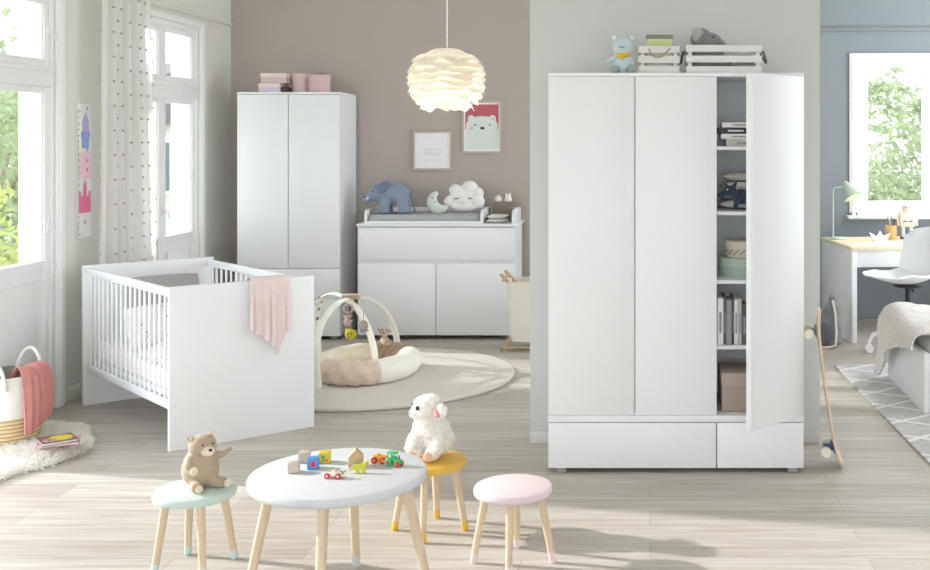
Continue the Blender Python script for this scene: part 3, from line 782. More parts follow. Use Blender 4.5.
# ---------------------------------------------------------------- boxes on the corner wardrobe
cm('box_pink', 232, 208, 208, .7); cm('box_rose', 216, 186, 188, .7); cm('box_lilac', 214, 208, 226, .7); cm('box_plum', 84, 62, 70, .7); cm('box_greige', 204, 194, 190, .7)
ZT = zt2+.001
def flat_box(name, px0, px1, Yf, dep, h, z, mlid, mbody, label, group, mside=None):
    a, c = at(px0, 0, Yf).x, at(px1, 0, Yf).x
    o = thing(name, label, 'box', ((a+c)/2, Yf, z), 0, group); w_ = (c-a)/2
    MB().box((-w_+.004, .004, 0), (w_-.004, dep-.004, h-.004), mbody, .003).build('body', o)
    MB().box((-w_, 0, h-.035), (w_, dep, h), mlid, .003).build('lid', o); return o
flat_box('gift_box', 258, 279.5, 9.2, .24, .075, ZT, M['box_pink'], M['box_lilac'], 'pale lilac lidded box under the pink box on the corner wardrobe', 'boxes on the corner wardrobe')
flat_box('gift_box', 280.5, 286.6, 9.24, .2, .05, ZT, M['box_plum'], M['box_plum'], 'small dark plum box beside the lilac box on the corner wardrobe', 'boxes on the corner wardrobe')
flat_box('gift_box', 260, 286, 9.23, .2, .085, ZT+.0765, M['box_pink'], M['box_greige'], 'pink lidded box on top of the lilac box on the corner wardrobe', 'boxes on the corner wardrobe')
def hat_box(px, Yc, r, h, m, label, z=ZT, group='boxes on the corner wardrobe', ml=None, rib=None):
    o = thing('hat_box', label, 'box', (at(px, 0, Yc).x, Yc, z), 0, group)
    MB().lathe([(0, 0), (r-.005, 0), (r-.004, h-.01), (0, h-.01)], m, 40).build('body', o)
    MB().lathe([(r-.003, h-.042), (r, h-.042), (r, h-.003), (r-.003, h), (0, h)], ml or m, 40, cap=False).build('lid', o)
    if rib: MB().tube([(-.03, 0, h+.002), (0, .0, h+.012), (.05, 0, h+.012)], .008, rib, 8).build('ribbon', o)
    return o
hat_box(300.6, 9.40, .079, .165, M['box_pink'], 'taller pale pink round hat box beside the flat boxes on the corner wardrobe')
hat_box(319.5, 9.32, .094, .15, M['box_rose'], 'wider rose round hat box with a grey ribbon on the corner wardrobe', rib=M['greylin'])

# ---------------------------------------------------------------- on the changing dresser
M['padcov'] = dots_mat('grey_pad_cover', rgb(176, 178, 180), rgb(222, 222, 220), 14, .14)
x0, x1 = dx(363.5)+ox3+.026, dx(480)+ox3-.007
pad = MB().box((x0, Y3+.045, DT+.003), (x1, Y3+.49, DT+.075), M['padcov'], .028, seg=4).build('changing_pad'); tag(pad, 'grey dotted changing pad lying in the frame on the dresser', 'changing pad')
PZ = DT+.077
plush('eleph', 138, 150, 170, .3, 90); plush('eleph_dark', 116, 128, 148, .3, 90); plush('moon_mint', 214, 221, 213); plush('cloud_white', 243, 242, 238)
p = at(390, 0, 9.42); o = thing('plush_elephant', 'big blue plush elephant standing on the changing pad', 'plush toy', (p.x, 9.34, PZ+.002), 0)
blob('body', [('e', (.055, 0, .165), (.135, .09, .095)), ('e', (-.06, -.005, .175), (.09, .08, .088)), ('e', (-.10, -.015, .168), (.06, .06, .062)),
              ('t', [(-.02, -.05, .13), (-.005, -.055, .003)], [.05, .042]), ('t', [(-.02, .05, .13), (-.01, .055, .003)], [.05, .042]),
              ('t', [(.13, -.045, .13), (.145, -.05, .003)], [.05, .044]), ('t', [(.13, .045, .13), (.14, .05, .003)], [.05, .044]),
              ('t', [(-.135, -.02, .14), (-.175, -.022, .10), (-.20, -.024, .12), (-.213, -.024, .17)], [.036, .029, .022, .014])], M['eleph'], o, .008, 4)
blob('ear', [('e', (-.02, -.082, .220), (.066, .012, .042), ry(-28)), ('e', (-.005, -.086, .245), (.046, .01, .03), ry(-30)), ('e', (-.045, -.086, .195), (.03, .01, .03))], M['eleph_dark'], o, .006, 3)
MB().tube([(.185, .0, .17), (.21, -.01, .12), (.222, -.015, .06), (.235, -.03, .01)], [.008, .006, .005, .009], M['eleph_dark'], 8).build('tail', o)
MB().ell((-.112, -.074, .19), (.006, .004, .006), M['black'], None, 10, 8).build('eye', o)
blob('tusk', [('t', [(-.15, -.05, .135), (-.175, -.055, .12)], [.012, .006])], M['bear_cream'], o, .004, 2)
def puff(name, label, loc, prims, m, face=(), rot=0, tilt=-14, vox=.008):
    o = thing(name, label, 'cushion', loc, rot); X = rx(tilt)
    b = MB()
    for q in prims:
        if q[0] == 'e': b.ell(q[1], q[2], m, None, 20, 12)
        else: b.tube(q[1], q[2], m, 14, flat=q[3], up=(0, 1, 0))
    bd = b.build('body', o, X=X); remesh(bd, vox, 5)
    for nm, path, r, mm in face: MB().tube([X @ Vector(t) for t in path], r, mm, 6).build(nm, o)
    return o
sl = M['dark']
arcm = []
for i in range(13):
    a = math.radians(112+i*(330-112)/12); t = i/12
    arcm.append((.075*math.cos(a), 0, .10+.075*math.sin(a)))
puff('moon_cushion', 'pale mint crescent moon cushion with a sleepy face on the changing pad', (at(441, 0, 9.42).x, 9.385, PZ+.008), [('t', arcm, [.008+.042*math.sin(PI*min(1, .04+i/12*.96))**.8 for i in range(13)], .8)], M['moon_mint'],
     [('eye', [(-.07, -.045, .118), (-.061, -.047, .110), (-.052, -.046, .116)], .003, sl), ('mouth', [(-.05, -.047, .077), (-.043, -.047, .073), (-.036, -.047, .077)], .0025, sl)])
cprims = [('e', (0, 0, .115), (.13, .045, .095)), ('e', (-.12, 0, .085), (.055, .042, .055)), ('e', (.125, 0, .085), (.06, .042, .06)), ('e', (-.07, 0, .185), (.06, .042, .055)), ('e', (.05, 0, .21), (.072, .045, .06)), ('e', (.12, 0, .16), (.055, .042, .055)), ('e', (0, 0, .045), (.13, .042, .045))]
puff('cloud_cushion', 'large white cloud cushion with closed eyes on the changing pad', (at(466, 0, 9.5).x-.02, 9.48, PZ+.004), cprims, M['cloud_white'],
     [('eye', [(-.075, -.05, .115), (-.055, -.053, .105), (-.035, -.053, .113)], .0035, sl), ('eye', [(.045, -.053, .118), (.065, -.053, .106), (.085, -.051, .114)], .0035, sl), ('mouth', [(-.012, -.054, .072), (.0, -.054, .064), (.014, -.054, .072)], .003, M['soft_pink'])], tilt=-8)
for k in range(2):
    o = cushion('folded_cloth', (.17-.01*k), .25, .028, M['whitefab'], 'white folded cloth lying %s of the pair in the dresser-top compartment' % ('at the bottom' if k == 0 else 'on top'), 'cloth', (dx(496)+ox3-.012, Y3+.175, DT+.018+.034*k), 0, 0, 'folded cloths in the changing top', n=10)
    o.rotation_euler = (-PI/2, 0, 0); o.location.y = Y3+.07
plush('taupe_felt', 140, 128, 118)
o = thing('felt_bin', 'taupe felt bin behind the folded cloths on the dresser', 'bin', (dx(497)+ox3-.005, Y3+.41, DT+.001))
b = MB()
for lo, hi in (((-.085, -.06, 0), (.085, .06, .006)), ((-.085, -.06, .006), (.085, -.053, .165)), ((-.085, .053, .006), (.085, .06, .165)), ((-.085, -.053, .006), (-.078, .053, .165)), ((.078, -.053, .006), (.085, .053, .165))): b.box(lo, hi, M['taupe_felt'], .002)
b.box((-.077, -.052, .10), (.077, .052, .164), M['taupe_felt']); b.build('body', o)
o = thing('night_light', 'small white cup-shaped figure on the felt bin', 'figurine', (dx(496)+ox3-.035, Y3+.41, DT+.1665), 0)
MB().lathe([(0, 0), (.03, 0), (.032, .01), (.032, .035), (.026, .04), (0, .04)], M['cloud_white'], 24).build('body', o); MB().lathe([(.014, .04), (.018, .052), (.0, .056)], M['cloud_white'], 20).build('lid', o)
o = thing('crown_figurine', 'small white bear-eared figure beside the cup-shaped one on the felt bin', 'figurine', (dx(496)+ox3+.048, Y3+.41, DT+.1665), 0)
MB().lathe([(0, 0), (.03, 0), (.034, .012), (.024, .045), (.02, .055), (0, .058)], M['cloud_white'], 24).build('body', o)
for x in (-.016, .016): MB().ell((x, 0, .062), (.009, .007, .011), M['cloud_white'], None, 12, 8).build('ear', o)

# ---------------------------------------------------------------- pictures
M['frame_wood'] = mat('light_wood_frame', rgb(202, 186, 168), .5, var=.1, vs=8); M['paper'] = mat('paper_white', rgb(243, 243, 243), .8)
def picture(label, x0, x1, y0, y1):
    Yp = YB-.02; a, c = at(x0, y0, Yp), at(x1, y1, Yp); o = thing('framed_picture', label, 'picture', ((a.x+c.x)/2, YB-.001, (a.z+c.z)/2), 0, 'pictures above the dresser')
    W2, H2 = (c.x-a.x)/2, (a.z-c.z)/2; b = MB(); f = .016
    for lo, hi in (((-W2, -.022, -H2), (-W2+f, 0, H2)), ((W2-f, -.022, -H2), (W2, 0, H2)), ((-W2+f, -.022, H2-f), (W2-f, 0, H2)), ((-W2+f, -.022, -H2), (W2-f, 0, -H2+f))): b.box(lo, hi, M['frame_wood'], .002)
    b.build('frame', o); MB().box((-W2+f, -.010, -H2+f), (W2-f, 0, H2-f), M['paper']).build('print', o)
    return o, W2-f, H2-f
o, W2, H2 = picture('wooden frame holding a white print with faint grey handwriting, under the lamp', 413, 451.5, 131, 170)
M['ink'] = mat('pale_ink', rgb(176, 184, 200), .9)
b = MB(); rd = random.Random(4)
def scribble(zc, xa, xb, h, r):
    n = int((xb-xa)/(h*.33)); path = []
    for i in range(n+1): path.append((xa+(xb-xa)*i/n, -.0105, zc+(h*.5*rd.uniform(.3, 1) if i % 2 else -h*.4*rd.uniform(.3, 1))))
    b.tube(path, r, M['ink'], 5)
scribble(.012, -.085, .075, .016, .0013); scribble(-.035, -.07, -.0, .032, .0019); scribble(-.035, .012, .065, .03, .0019); scribble(-.085, -.075, .08, .008, .0008); scribble(-.015, -.1, .1, .004, .0006)
b.build('handwriting', o)
o, W2, H2 = picture('wooden frame holding a rose print of a white polar bear, partly behind the lamp', 462, 501.5, 101, 153)
cm('print_rose', 196, 104, 116, .8); cm('print_bear', 222, 230, 224, .8); cm('print_pink', 228, 190, 190, .8)
iw, ih = W2-.012, H2-.014; Z = -.0105
MB().box((-iw, Z, -.02), (iw, -.009, ih), M['print_rose']).build('rose_ground', o)
b = MB(); bw = iw*.96
face = [(-bw, -ih), (bw, -ih)]+[(bw*math.cos(math.radians(a)), -.02+.115*math.sin(math.radians(a))**.55) for a in range(4, 180, 8)]
b.prism(face, Z-.001, -.009, M['print_bear']); b.prism(disc(.03, 20, -.095, .075), Z-.0008, -.009, M['print_bear']); b.prism(disc(.03, 20, .095, .075), Z-.0008, -.009, M['print_bear']); b.build('bear_face', o)
b = MB(); b.prism(disc(.008, 14, -.06, .018), Z-.0018, Z, M['dark']); b.prism(disc(.008, 14, .07, .018), Z-.0018, Z, M['dark']); b.prism(disc(.02, 18, .004, -.01, .012), Z-.0018, Z, M['dark']); b.build('bear_eyes', o)
b = MB(); b.prism(disc(.013, 14, .098, .072), Z-.0018, Z, M['print_pink']); b.prism(disc(.016, 14, -.09, -.01), Z-.0016, Z, M['print_pink']); b.build('bear_cheeks', o)

# ---------------------------------------------------------------- pendant lamp
M['shade'] = mat('lamp_shade_paper', rgb(250, 246, 238), .8, transl=.5, spec=.1)
bulbm = mat('bulb_glow', (1, .9, .72, 1), .5, emit=(1, .94, .86, 1), es=2)
PY = 6.4; pc = at(447, 79, PY)
o = thing('pendant_lamp', 'lit cream pendant lamp of ruffled paper layers hanging on a thin cord', 'lamp', pc)
MB().tube([(0, 0, .14), (0, 0, ZC-pc.z-.03)], .0035, M['paint'], 8).build('cord', o)
MB().lathe([(0, ZC-pc.z-.032), (.045, ZC-pc.z-.03), (.05, ZC-pc.z-.001), (0, ZC-pc.z-.001)], M['paint'], 24).build('ceiling_cup', o)
MB().lathe([(0, .08), (.02, .08), (.022, .145), (0, .15)], M['paint'], 20).build('socket', o)
MB().ell((0, 0, .03), (.035, .035, .05), bulbm, None, 16, 12).build('bulb', o)
sh = None; NT = 10; rd = random.Random(11)
for t in range(NT):
    zt = .165-.300*t/(NT-1)
    def Rr(z): return .214*max(.05, 1-abs(z/.184)**2.6)**.5
    r_in = Rr(min(.17, zt+.008))*.88; r_out = Rr(zt-.025)+.012
    if t == 0: r_in, r_out = .045, .135
    if t == NT-1: r_in, r_out = .12, .155
    ph = rd.random()*6; 
    def layer(u, v, ph=ph, zt=zt, r_in=r_in, r_out=r_out, t=t):
        q = u*2*PI; wv = math.sin(q*5+ph)*.6+math.sin(q*8+ph*2)*.4+.35*math.sin(q*13+ph)
        r = r_in+(r_out-r_in)*v
        z = zt+.012-.052*v**1.6+.014*wv*v
        return Vector((r*(1+.022*v*math.sin(q*7+ph*3))*math.cos(q), r*(1+.022*v*math.sin(q*7+ph*3))*math.sin(q), z))
    b = MB().grid(layer, 96, 6, M['shade'], .0012)
    bmesh.ops.remove_doubles(b.bm, verts=b.bm.verts, dist=.0003)
    if sh is None: sh = b
    else:
        me = bpy.data.meshes.new('t'); b.bm.to_mesh(me); sh.bm.from_mesh(me); b.bm.free(); bpy.data.meshes.remove(me)
sh.build('shade', o, 70)
L = bpy.data.lights.new('lamp_light', 'POINT'); L.energy = 2.6; L.color = (1, .95, .87); L.shadow_soft_size = .04
lo = bpy.data.objects.new('lamp_light', L); col.objects.link(lo); lo.parent = o; lo.location = (0, 0, -.045)

# ---------------------------------------------------------------- round rug and play gym
M['rug'] = mat('cream_rug_pile', rgb(229, 224, 214), .97, var=.06, vs=30, bump=.8, bs=170, spec=.05)
RC = Vector((-1.94, 7.70, 0)); RR = .985
o = MB().lathe([(0, .001), (RR-.006, .001), (RR, .008), (RR, .02), (RR-.012, .027), (0, .028)], M['rug'], 128, cap=False, wob=lambda q, z: 1+.002*math.sin(q*60)).build('round_rug', None, 60)
o.location = RC; tag(o, 'round cream rug on the wood floor under the play nest', 'rug')
NC = Vector((-1.965, 7.66, .029)); NX, NY, NR = .275, .345, .084
plush('nest_cream', 234, 225, 206, .35, 30, .05); plush('nest_tan', 178, 156, 134, .4, 26, .14); plush('nest_pink', 226, 204, 186, .4, 26, .10); plush('nest_white', 242, 238, 228, .3, 30, .03)
nst = thing('baby_nest', 'oval padded baby nest in cream white and tan on the round rug', 'baby nest', NC, -8)
def nest_pt(u, v, a0, a1, crumple, rr):
    q = math.radians(a0+(a1-a0)*u); w_ = 2*PI*v
    c = Vector((NX*math.cos(q), NY*math.sin(q), NR)); e = Vector((math.cos(q)*NY, math.sin(q)*NX, 0)).normalized()
    r = rr*(1+crumple*(.7*math.sin(u*26+3*math.sin(w_))+.5*noise.noise(Vector((u*14, v*9, a0)))))
    r *= (1-.10*(abs(2*u-1)**8))
    return c+e*r*math.cos(w_)+Vector((0, 0, max(-NR+.001, r*math.sin(w_)*.98)))
segs = [(-128, -52, .10, 'nest_pink', NR*1.0), (-52, 42, .012, 'nest_white', NR*1.02), (42, 108, .11, 'nest_tan', NR*.97), (108, 232, .035, 'nest_cream', NR*.985)]
for (a0, a1, cr_, mm, rr) in segs:
    b = MB()
    n, k = 44, 22
    b.rings([[nest_pt(i/n, j/k, a0, a1, cr_, rr) for j in range(k)] for i in range(n+1)], M[mm])
    q = b.build('padded_roll', nst, 80)
    q['label'] = {'nest_pink': 'crumpled pinkish beige front roll', 'nest_white': 'smooth white right roll', 'nest_tan': 'crumpled tan back roll', 'nest_cream': 'cream left roll'}[mm]
MB().prism(disc(NX, 40, 0, 0, NY), 0.001, .035, M['nest_cream'], Matrix(((1, 0, 0, 0), (0, 0, 1, 0), (0, 1, 0, 0), (0, 0, 0, 1))), .008).build('base_mat', nst)
MB().tube([nest_pt(1, v/16, -128, -52, 0, NR*.8) for v in range(16)], .008, M['nest_tan'], 8, closed=True).build('tie_cord', nst)
# arches
M['archfab'] = mat('play_arch_cream', rgb(240, 237, 228), .9, bump=.2, bs=60, spec=.1)
ag = thing('play_arch', 'cream fabric play arch of two crossed bows over the baby nest', 'play arch', (-2.02, 7.66, .029))
def bow(p0, p1, H, w_, name, t0=0, t1=1):
    P0, P1 = Vector(p0), Vector(p1); path = []; n = 40
    for i in range(n+1):
        t = t0+(t1-t0)*i/n; a = PI*t; s_ = (1-math.cos(a))/2
        path.append(P0.lerp(P1, s_)+Vector((-.095*math.sin(a), 0, .012+H*math.sin(a)**.72)))
    hd = (P1-P0).normalized().cross(Vector((0, 0, 1)))
    b = MB(); rings = []
    for i, p in enumerate(path):
        t = (path[min(n, i+1)]-path[max(0, i-1)]).normalized(); nn = t.cross(hd).normalized()
        rings.append([p+hd*(w_/2*math.cos(q))+nn*(.011*math.sin(q)) for q in (2*PI*j/12 for j in range(12))])
    b.rings(rings, M['archfab']); return b.build(name, ag, 60)
bow((-.15, -.46, 0), (.11, .70, 0), .50, .05, 'bow'); bow((-.41, .42, 0), (.085, .10, .04), .495, .062, 'bow')
MB().box((-.16, .10, .513), (-.03, .17, .543), M['nest_tan'], .012).build('apex_strap', ag)
b = MB()
for (x, z, r, mm) in ((-.315, .17, .02, M['toy_green']),): pass
plush('olive', 140, 140, 110); plush('lime', 196, 186, 74); plush('mauve', 190, 168, 166); plush('owl_grey', 158, 152, 146)
bd = MB(); rd = random.Random(5)
for i in range(9):
    t = .1+.035*i; a = PI*t; s_ = (1-math.cos(a))/2
    p = Vector((-.41, .42, 0)).lerp(Vector((.085, .10, .04)), s_)+Vector((-.095*math.sin(a), 0, .012+.495*math.sin(a)**.72))
    bd.ell(p+Vector((.012*(-1)**i, -.014, .01)), (.011, .006, .016), M['olive'], ry(40*(-1)**i), 8, 6)
bd.build('leaf_print', ag)
# hanging toys
AX, AY, AZ = -2.02, 7.66, .029
def hang(name, label, dxx, z, drop):
    o = thing(name, label, 'hanging toy', (AX+dxx-.10, AY+.13, AZ+z+.055), 0, 'toys hanging from the play arch')
    MB().tube([(0, 0, .0), (0, 0, drop)], .0022, M['archfab'], 6).build('ribbon', o); return o
o = hang('teething_ring', 'pale round teething ring hanging from the play arch', -.015, .415, .05)
MB().tube([(.03*math.cos(a), 0, -.03+.03*math.sin(a)) for a in (2*PI*i/24 for i in range(24))], .009, M['mauve'], 8, closed=True).build('ring', o)
o = hang('hanging_mouse', 'mauve plush mouse with round ears hanging below the teething ring', -.022, .312, .09)
blob('body', [('e', (0, 0, -.03), (.026, .022, .028)), ('e', (0, 0, .006), (.022, .02, .02)), ('e', (-.022, 0, .022), (.013, .007, .013)), ('e', (.022, 0, .022), (.013, .007, .013)), ('t', [(.015, 0, -.02), (.04, -.01, -.005)], [.009, .008]), ('t', [(-.015, 0, -.02), (-.04, -.01, -.02)], [.009, .008])], M['mauve'], o, .004, 3)
MB().ell((0, -.02, .003), (.008, .006, .007), M['bear_cream'], None, 10, 8).build('muzzle', o)
for x in (-.008, .008): MB().ell((x, -.0195, .013), .0025, M['black'], None, 8, 6).build('eye', o)
o = hang('hanging_apple', 'lime yellow round plush apple with a face hanging lowest on the play arch', .0, .235, .028)
blob('body', [('e', (0, 0, -.03), (.042, .03, .04)), ('e', (-.03, 0, .002), (.012, .008, .014))], M['lime'], o, .005, 3)
for x in (-.012, .014): MB().ell((x, -.03, -.022), .004, M['black'], None, 8, 6).build('eye', o)
MB().tube([(-.01, -.031, -.042), (0, -.032, -.047), (.012, -.031, -.042)], .002, M['nest_tan'], 6).build('mouth', o)
o = thing('hanging_hedgehog', 'grey oval plush hedgehog hanging from the right bow of the play arch', 'hanging toy', (AX+.02, AY+.02, AZ+.335), 0, 'toys hanging from the play arch')
MB().tube([(0, 0, .03), (0.0, .0, .115)], .002, M['olive'], 6).build('ribbon', o)
blob('body', [('e', (0, 0, 0), (.034, .018, .042))], M['owl_grey'], o, .005, 3)
MB().ell((.028, -.004, -.03), (.009, .006, .007), M['nest_tan'], None, 10, 8).build('muzzle', o); MB().ell((0, -.017, .004), (.02, .004, .026), M['mauve'], None, 14, 8).build('belly', o)
# small deer
plush('deer', 182, 156, 140); plush('deer_light', 222, 208, 194)
q = Vector((at(384.5, 0, 7.91).x, 7.91, .029)); o = thing('plush_deer', 'small beige plush deer sitting on the tan back roll of the baby nest', 'plush toy', (q.x, q.y, .029+2*NR-.008), -14)
blob('body', [('e', (0, 0, .03), (.032, .03, .035)), ('e', (0, -.01, .082), (.03, .03, .027)), ('e', (0, -.034, .073), (.018, .018, .016)), ('t', [(-.02, 0, .095), (-.055, .0, .115)], [.012, .008]), ('t', [(.02, 0, .095), (.055, 0, .112)], [.012, .008]), ('t', [(-.014, 0, .1), (-.02, 0, .128)], [.006, .006]), ('t', [(.014, 0, .1), (.02, 0, .128)], [.006, .006]),
              ('t', [(-.025, -.01, .02), (-.055, -.035, .012)], [.013, .012]), ('t', [(.025, -.01, .02), (.055, -.035, .012)], [.013, .012])], M['deer'], o, .005, 3)
MB().ell((0, -.05, .073), (.008, .005, .006), M['black'], None, 10, 8).build('nose', o)
for x in (-.014, .014): MB().ell((x, -.037, .091), .004, M['black'], None, 8, 6).build('eye', o)
MB().ell((0, -.028, .035), (.018, .006, .022), M['deer_light'], None, 12, 8).build('belly', o)
# fabric hamper on crossed wooden legs
hp = thing('laundry_hamper', 'cream fabric hamper on crossed wooden legs beside the dresser', 'hamper', (-.905, 8.80, 0))
M['hampfab'] = mat('hamper_cream', rgb(234, 229, 218), .95, bump=.15, bs=70, spec=.05)
b = MB()
for y in (-.17, .17):
    for (xa, xb) in ((-.285, .20), (.285, -.20)):
        MB().tube([(xa, y*1.02, .0), (xa*.1+xb*.1, y*1.02+.012*(1 if xa > 0 else -1), .30), (xb*1.35, y*1.02, .60)], .0125, M['oak'], 10).build('leg', hp) if False else None
for y in (-.125, .125):
    for sgn in (-1, 1):
        MB().tube([(sgn*.275, y, .0), (sgn*.275*-1, y+.02*sgn, .605)], .0135, M['oak'], 10).build('leg', hp)
for x in (-.245, .245): MB().tube([(x, -.185, .565), (x, .185, .565)], .012, M['oak'], 10).build('top_rail', hp)
MB().tube([(-.262, -.165, .035), (.262, -.165, .035)], .008, M['oak'], 8).build('stretcher', hp)
def bag(u, v):
    q = u*2*PI; c, s_ = math.cos(q), math.sin(q); k = 5
    wx_, wy_ = (.228-.02*v), .175-.01*v
    rr = (abs(c)**k+abs(s_)**k)**(-1/k)
    return Vector((wx_*rr*c, wy_*rr*s_, .55-.47*v))
b = MB().grid(bag, 56, 12, M['hampfab'])
b.bm.faces.new([v for v in sorted([v for v in b.bm.verts if abs(v.co.z-.08) < 1e-4], key=lambda v: math.atan2(v.co.y, v.co.x))][:56])
bmesh.ops.remove_doubles(b.bm, verts=b.bm.verts, dist=.0005); b.build('fabric_bag', hp, 60)
# ---------------------------------------------------------------- inside the big wardrobe
cm('book_white', 236, 236, 234, .6); cm('book_grey', 150, 152, 154, .6); cm('book_dark', 92, 96, 100, .6); cm('book_sand', 208, 203, 194, .6); cm('book_black', 62, 64, 66, .6)
NX0 = N0+ox; DZ = .002
def lying(x0, w_, d_, h, z, m, label, y=YF+.09, rot=0):
    o = thing('book', label, 'book', (x0, y, z), rot, 'books lying on the top wardrobe shelf')
    MB().box((0, 0, 0), (w_, d_, h), m, .002).build('cover', o)
    MB().box((w_*.25, -.0006, h*.35), (w_*.62, .001, h*.6), M['book_grey'] if m is M['book_white'] or m is M['book_sand'] else M['book_white']).build('spine_print', o)
z = SH[0]+.0005; x = NX0+.03
for (dx_, h, m, lb) in ((.022, .036, 'book_sand', 'sand-coloured book at the bottom of the lying stack in the wardrobe'), (-.004, .027, 'book_white', 'thin white book second from the bottom of the lying stack in the wardrobe'), (-.022, .030, 'book_black', 'dark grey book under the topmost white book in the wardrobe stack'), (0, .026, 'book_white', 'white book on top of the lying stack in the wardrobe')):
    lying(x+dx_, .215, .15, h, z, M[m], lb); z += h+.0008
z = SH[3]+.0005; x = NX0+.006
for i, (t, h, m, lb) in enumerate(((.030, .235, 'book_white', 'thick white book standing first at the left end of the lower wardrobe shelf'), (.012, .245, 'book_dark', 'thin dark grey book second in the standing row in the wardrobe'), (.028, .225, 'book_grey', 'mid grey book standing between thin dark and thin white books in the wardrobe'),
        (.010, .242, 'book_black', 'very thin black book in the middle of the standing row in the wardrobe'), (.020, .228, 'book_white', 'narrow white book right of the very thin black book in the wardrobe'), (.016, .232, 'book_sand', 'narrow sand-coloured book next to the tall dark book in the wardrobe'), (.026, .205, 'book_dark', 'dark grey book at the right end of the tall standing row in the wardrobe'))):
    o = thing('book', lb, 'book', (x, YF+.06, z), 0, 'books standing on the lower wardrobe shelf')
    MB().box((0, 0, 0), (t, .15, h), M[m], .0015).build('cover', o)
    MB().box((t*.3, -.0006, h*.25), (t*.7, .001, h*.7), M['book_grey']).build('spine_print', o)
    x += t+.0012
b = thing('photo_box', 'small grey and white patterned box beside the standing books in the wardrobe', 'box', (x+.004, YF+.07, z))
MB().box((0, 0, 0), (.09, .12, .07), M['book_grey'], .002).build('body', b); MB().box((-.001, -.001, .045), (.091, .121, .072), M['book_white'], .002).build('lid', b)
cm('kraft', 178, 162, 148, .8); cm('kraft_lid', 188, 173, 160, .8)
o = thing('lidded_box', 'beige lidded cardboard box at the bottom of the wardrobe opening', 'box', (NX0+.026, YF+.07, wz(415.5)+.0005))
MB().box((.003, .003, 0), (.247, .277, .19), M['kraft'], .003).build('body', o); MB().box((0, 0, .13), (.25, .28, .195), M['kraft_lid'], .004).build('lid', o)
cm('sage', 176, 192, 176, .7); cm('sage_lid', 188, 203, 188, .7); cm('cream_box', 222, 214, 196, .7)
zz = SH[2]+.0005
o = hat_box(1, 5.72, .128, .10, M['sage'], 'sage green round box under the cream box in the wardrobe', zz, 'boxes in the wardrobe', M['sage_lid']); o.location.x = NX0+.15
o = hat_box(1, 5.71, .088, .085, M['cream_box'], 'small cream round box with a printed band on top of the sage green box', zz+.1008, 'boxes in the wardrobe'); o.location.x = NX0+.142
b = MB(); rd = random.Random(3)
for i in range(26):
    q = PI+PI*i/25; b.ell((.0885*math.cos(q), .0885*math.sin(q), .028+.01*math.sin(i*2.1)), (.006, .006, .004), M['kraft'], None, 8, 6)
b.build('printed_band', o)
M['cloth_cream'] = dots_mat('printed_cream_cotton', rgb(226, 222, 210), rgb(130, 130, 132), 34, .1)
for k in range(4):
    o = cushion('folded_cloth', .235-.012*k, .25, .042, M['cloth_cream'] if k % 2 else M['whitefab'], ['white folded cloth lowest in the pile on the wardrobe shelf', 'printed cream folded cloth second from the bottom of the wardrobe pile', 'white folded cloth third from the bottom of the wardrobe pile', 'cream folded cloth on top of the pile on the wardrobe shelf'][k], 'cloth', (NX0+.148, YF+.19, SH[1]+.026+.0475*k), 0, 0, 'folded cloths in the wardrobe', n=14)
    o.rotation_euler = (-PI/2, 0, 0)
plush('navy', 62, 74, 92); plush('charcoal', 70, 72, 76)
o = thing('plush_dog', 'dark blue plush dog flopped in front of the folded cloths in the wardrobe', 'plush toy', (NX0+.118, YF+.095, SH[1]+.001), 0)
blob('body', [('e', (.012, .01, .07), (.05, .032, .04)), ('e', (-.045, -.005, .098), (.034, .03, .03)), ('t', [(-.06, -.01, .092), (-.092, -.014, .078)], [.018, .014]), ('t', [(-.03, 0, .12), (-.012, -.008, .145)], [.011, .007]), ('t', [(-.06, 0, .12), (-.075, -.004, .14)], [.011, .007]),
              ('t', [(-.01, -.012, .06), (-.02, -.022, .014)], [.016, .014]), ('t', [(.04, -.012, .06), (.05, -.022, .014)], [.017, .015]), ('t', [(.055, 0, .08), (.09, .0, .10)], [.011, .007])], M['navy'], o, .005, 3)
blob('collar', [('e', (-.022, 0, .09), (.012, .033, .031))], M['charcoal'], o, .005, 2)
MB().ell((-.104, -.014, .08), .006, M['black'], None, 8, 6).build('nose', o); MB().ell((-.062, -.032, .108), .004, M['paper'], None, 8, 6).build('eye', o)

# ---------------------------------------------------------------- on top of the big wardrobe
ZT = 2.001
plush('mint_plush', 200, 216, 218); plush('mint_dark', 150, 172, 174); plush('scarf_yellow', 232, 190, 60)
o = thing('plush_bear', 'pale blue plush bear with a yellow neckerchief sitting on the big wardrobe', 'plush toy', (at(623, 0, 5.62).x, 5.62, ZT), 0)
blob('body', [('e', (0, .01, .05), (.05, .045, .055)), ('e', (0, .01, .08), (.036, .034, .04)), ('e', (.0, 0, .138), (.056, .05, .05)), ('e', (-.043, .005, .186), (.014, .01, .017)), ('e', (.045, .005, .183), (.014, .01, .017)),
              ('t', [(-.03, 0, .09), (-.06, -.012, .072), (-.088, -.015, .06)], [.014, .011, .009]), ('t', [(.03, 0, .085), (.045, -.02, .045)], [.016, .014])], M['mint_plush'], o, .005, 3)
for x in (-.03, .032): blob('leg', [('t', [(x, .0, .02), (x*1.35, -.05, .022), (x*1.4, -.062, .024)], [.022, .021, .018])], M['mint_dark'], o, .005, 3)
blob('neckerchief', [('t', [(-.036, -.012, .098), (0, -.04, .094), (.036, -.012, .098)], [.011, .013, .011]), ('e', (-.004, -.044, .088), (.016, .006, .016))], M['scarf_yellow'], o, .005, 2)
MB().tube([(-.018, -.049, .136), (-.004, -.053, .131), (.010, -.051, .136)], .0022, M['dark'], 6).build('closed_eyes', o)
for x in (-.043, .045): MB().ell((x, -.006, .186), (.008, .004, .010), M['book_white'], None, 10, 8).build('inner_ear', o)
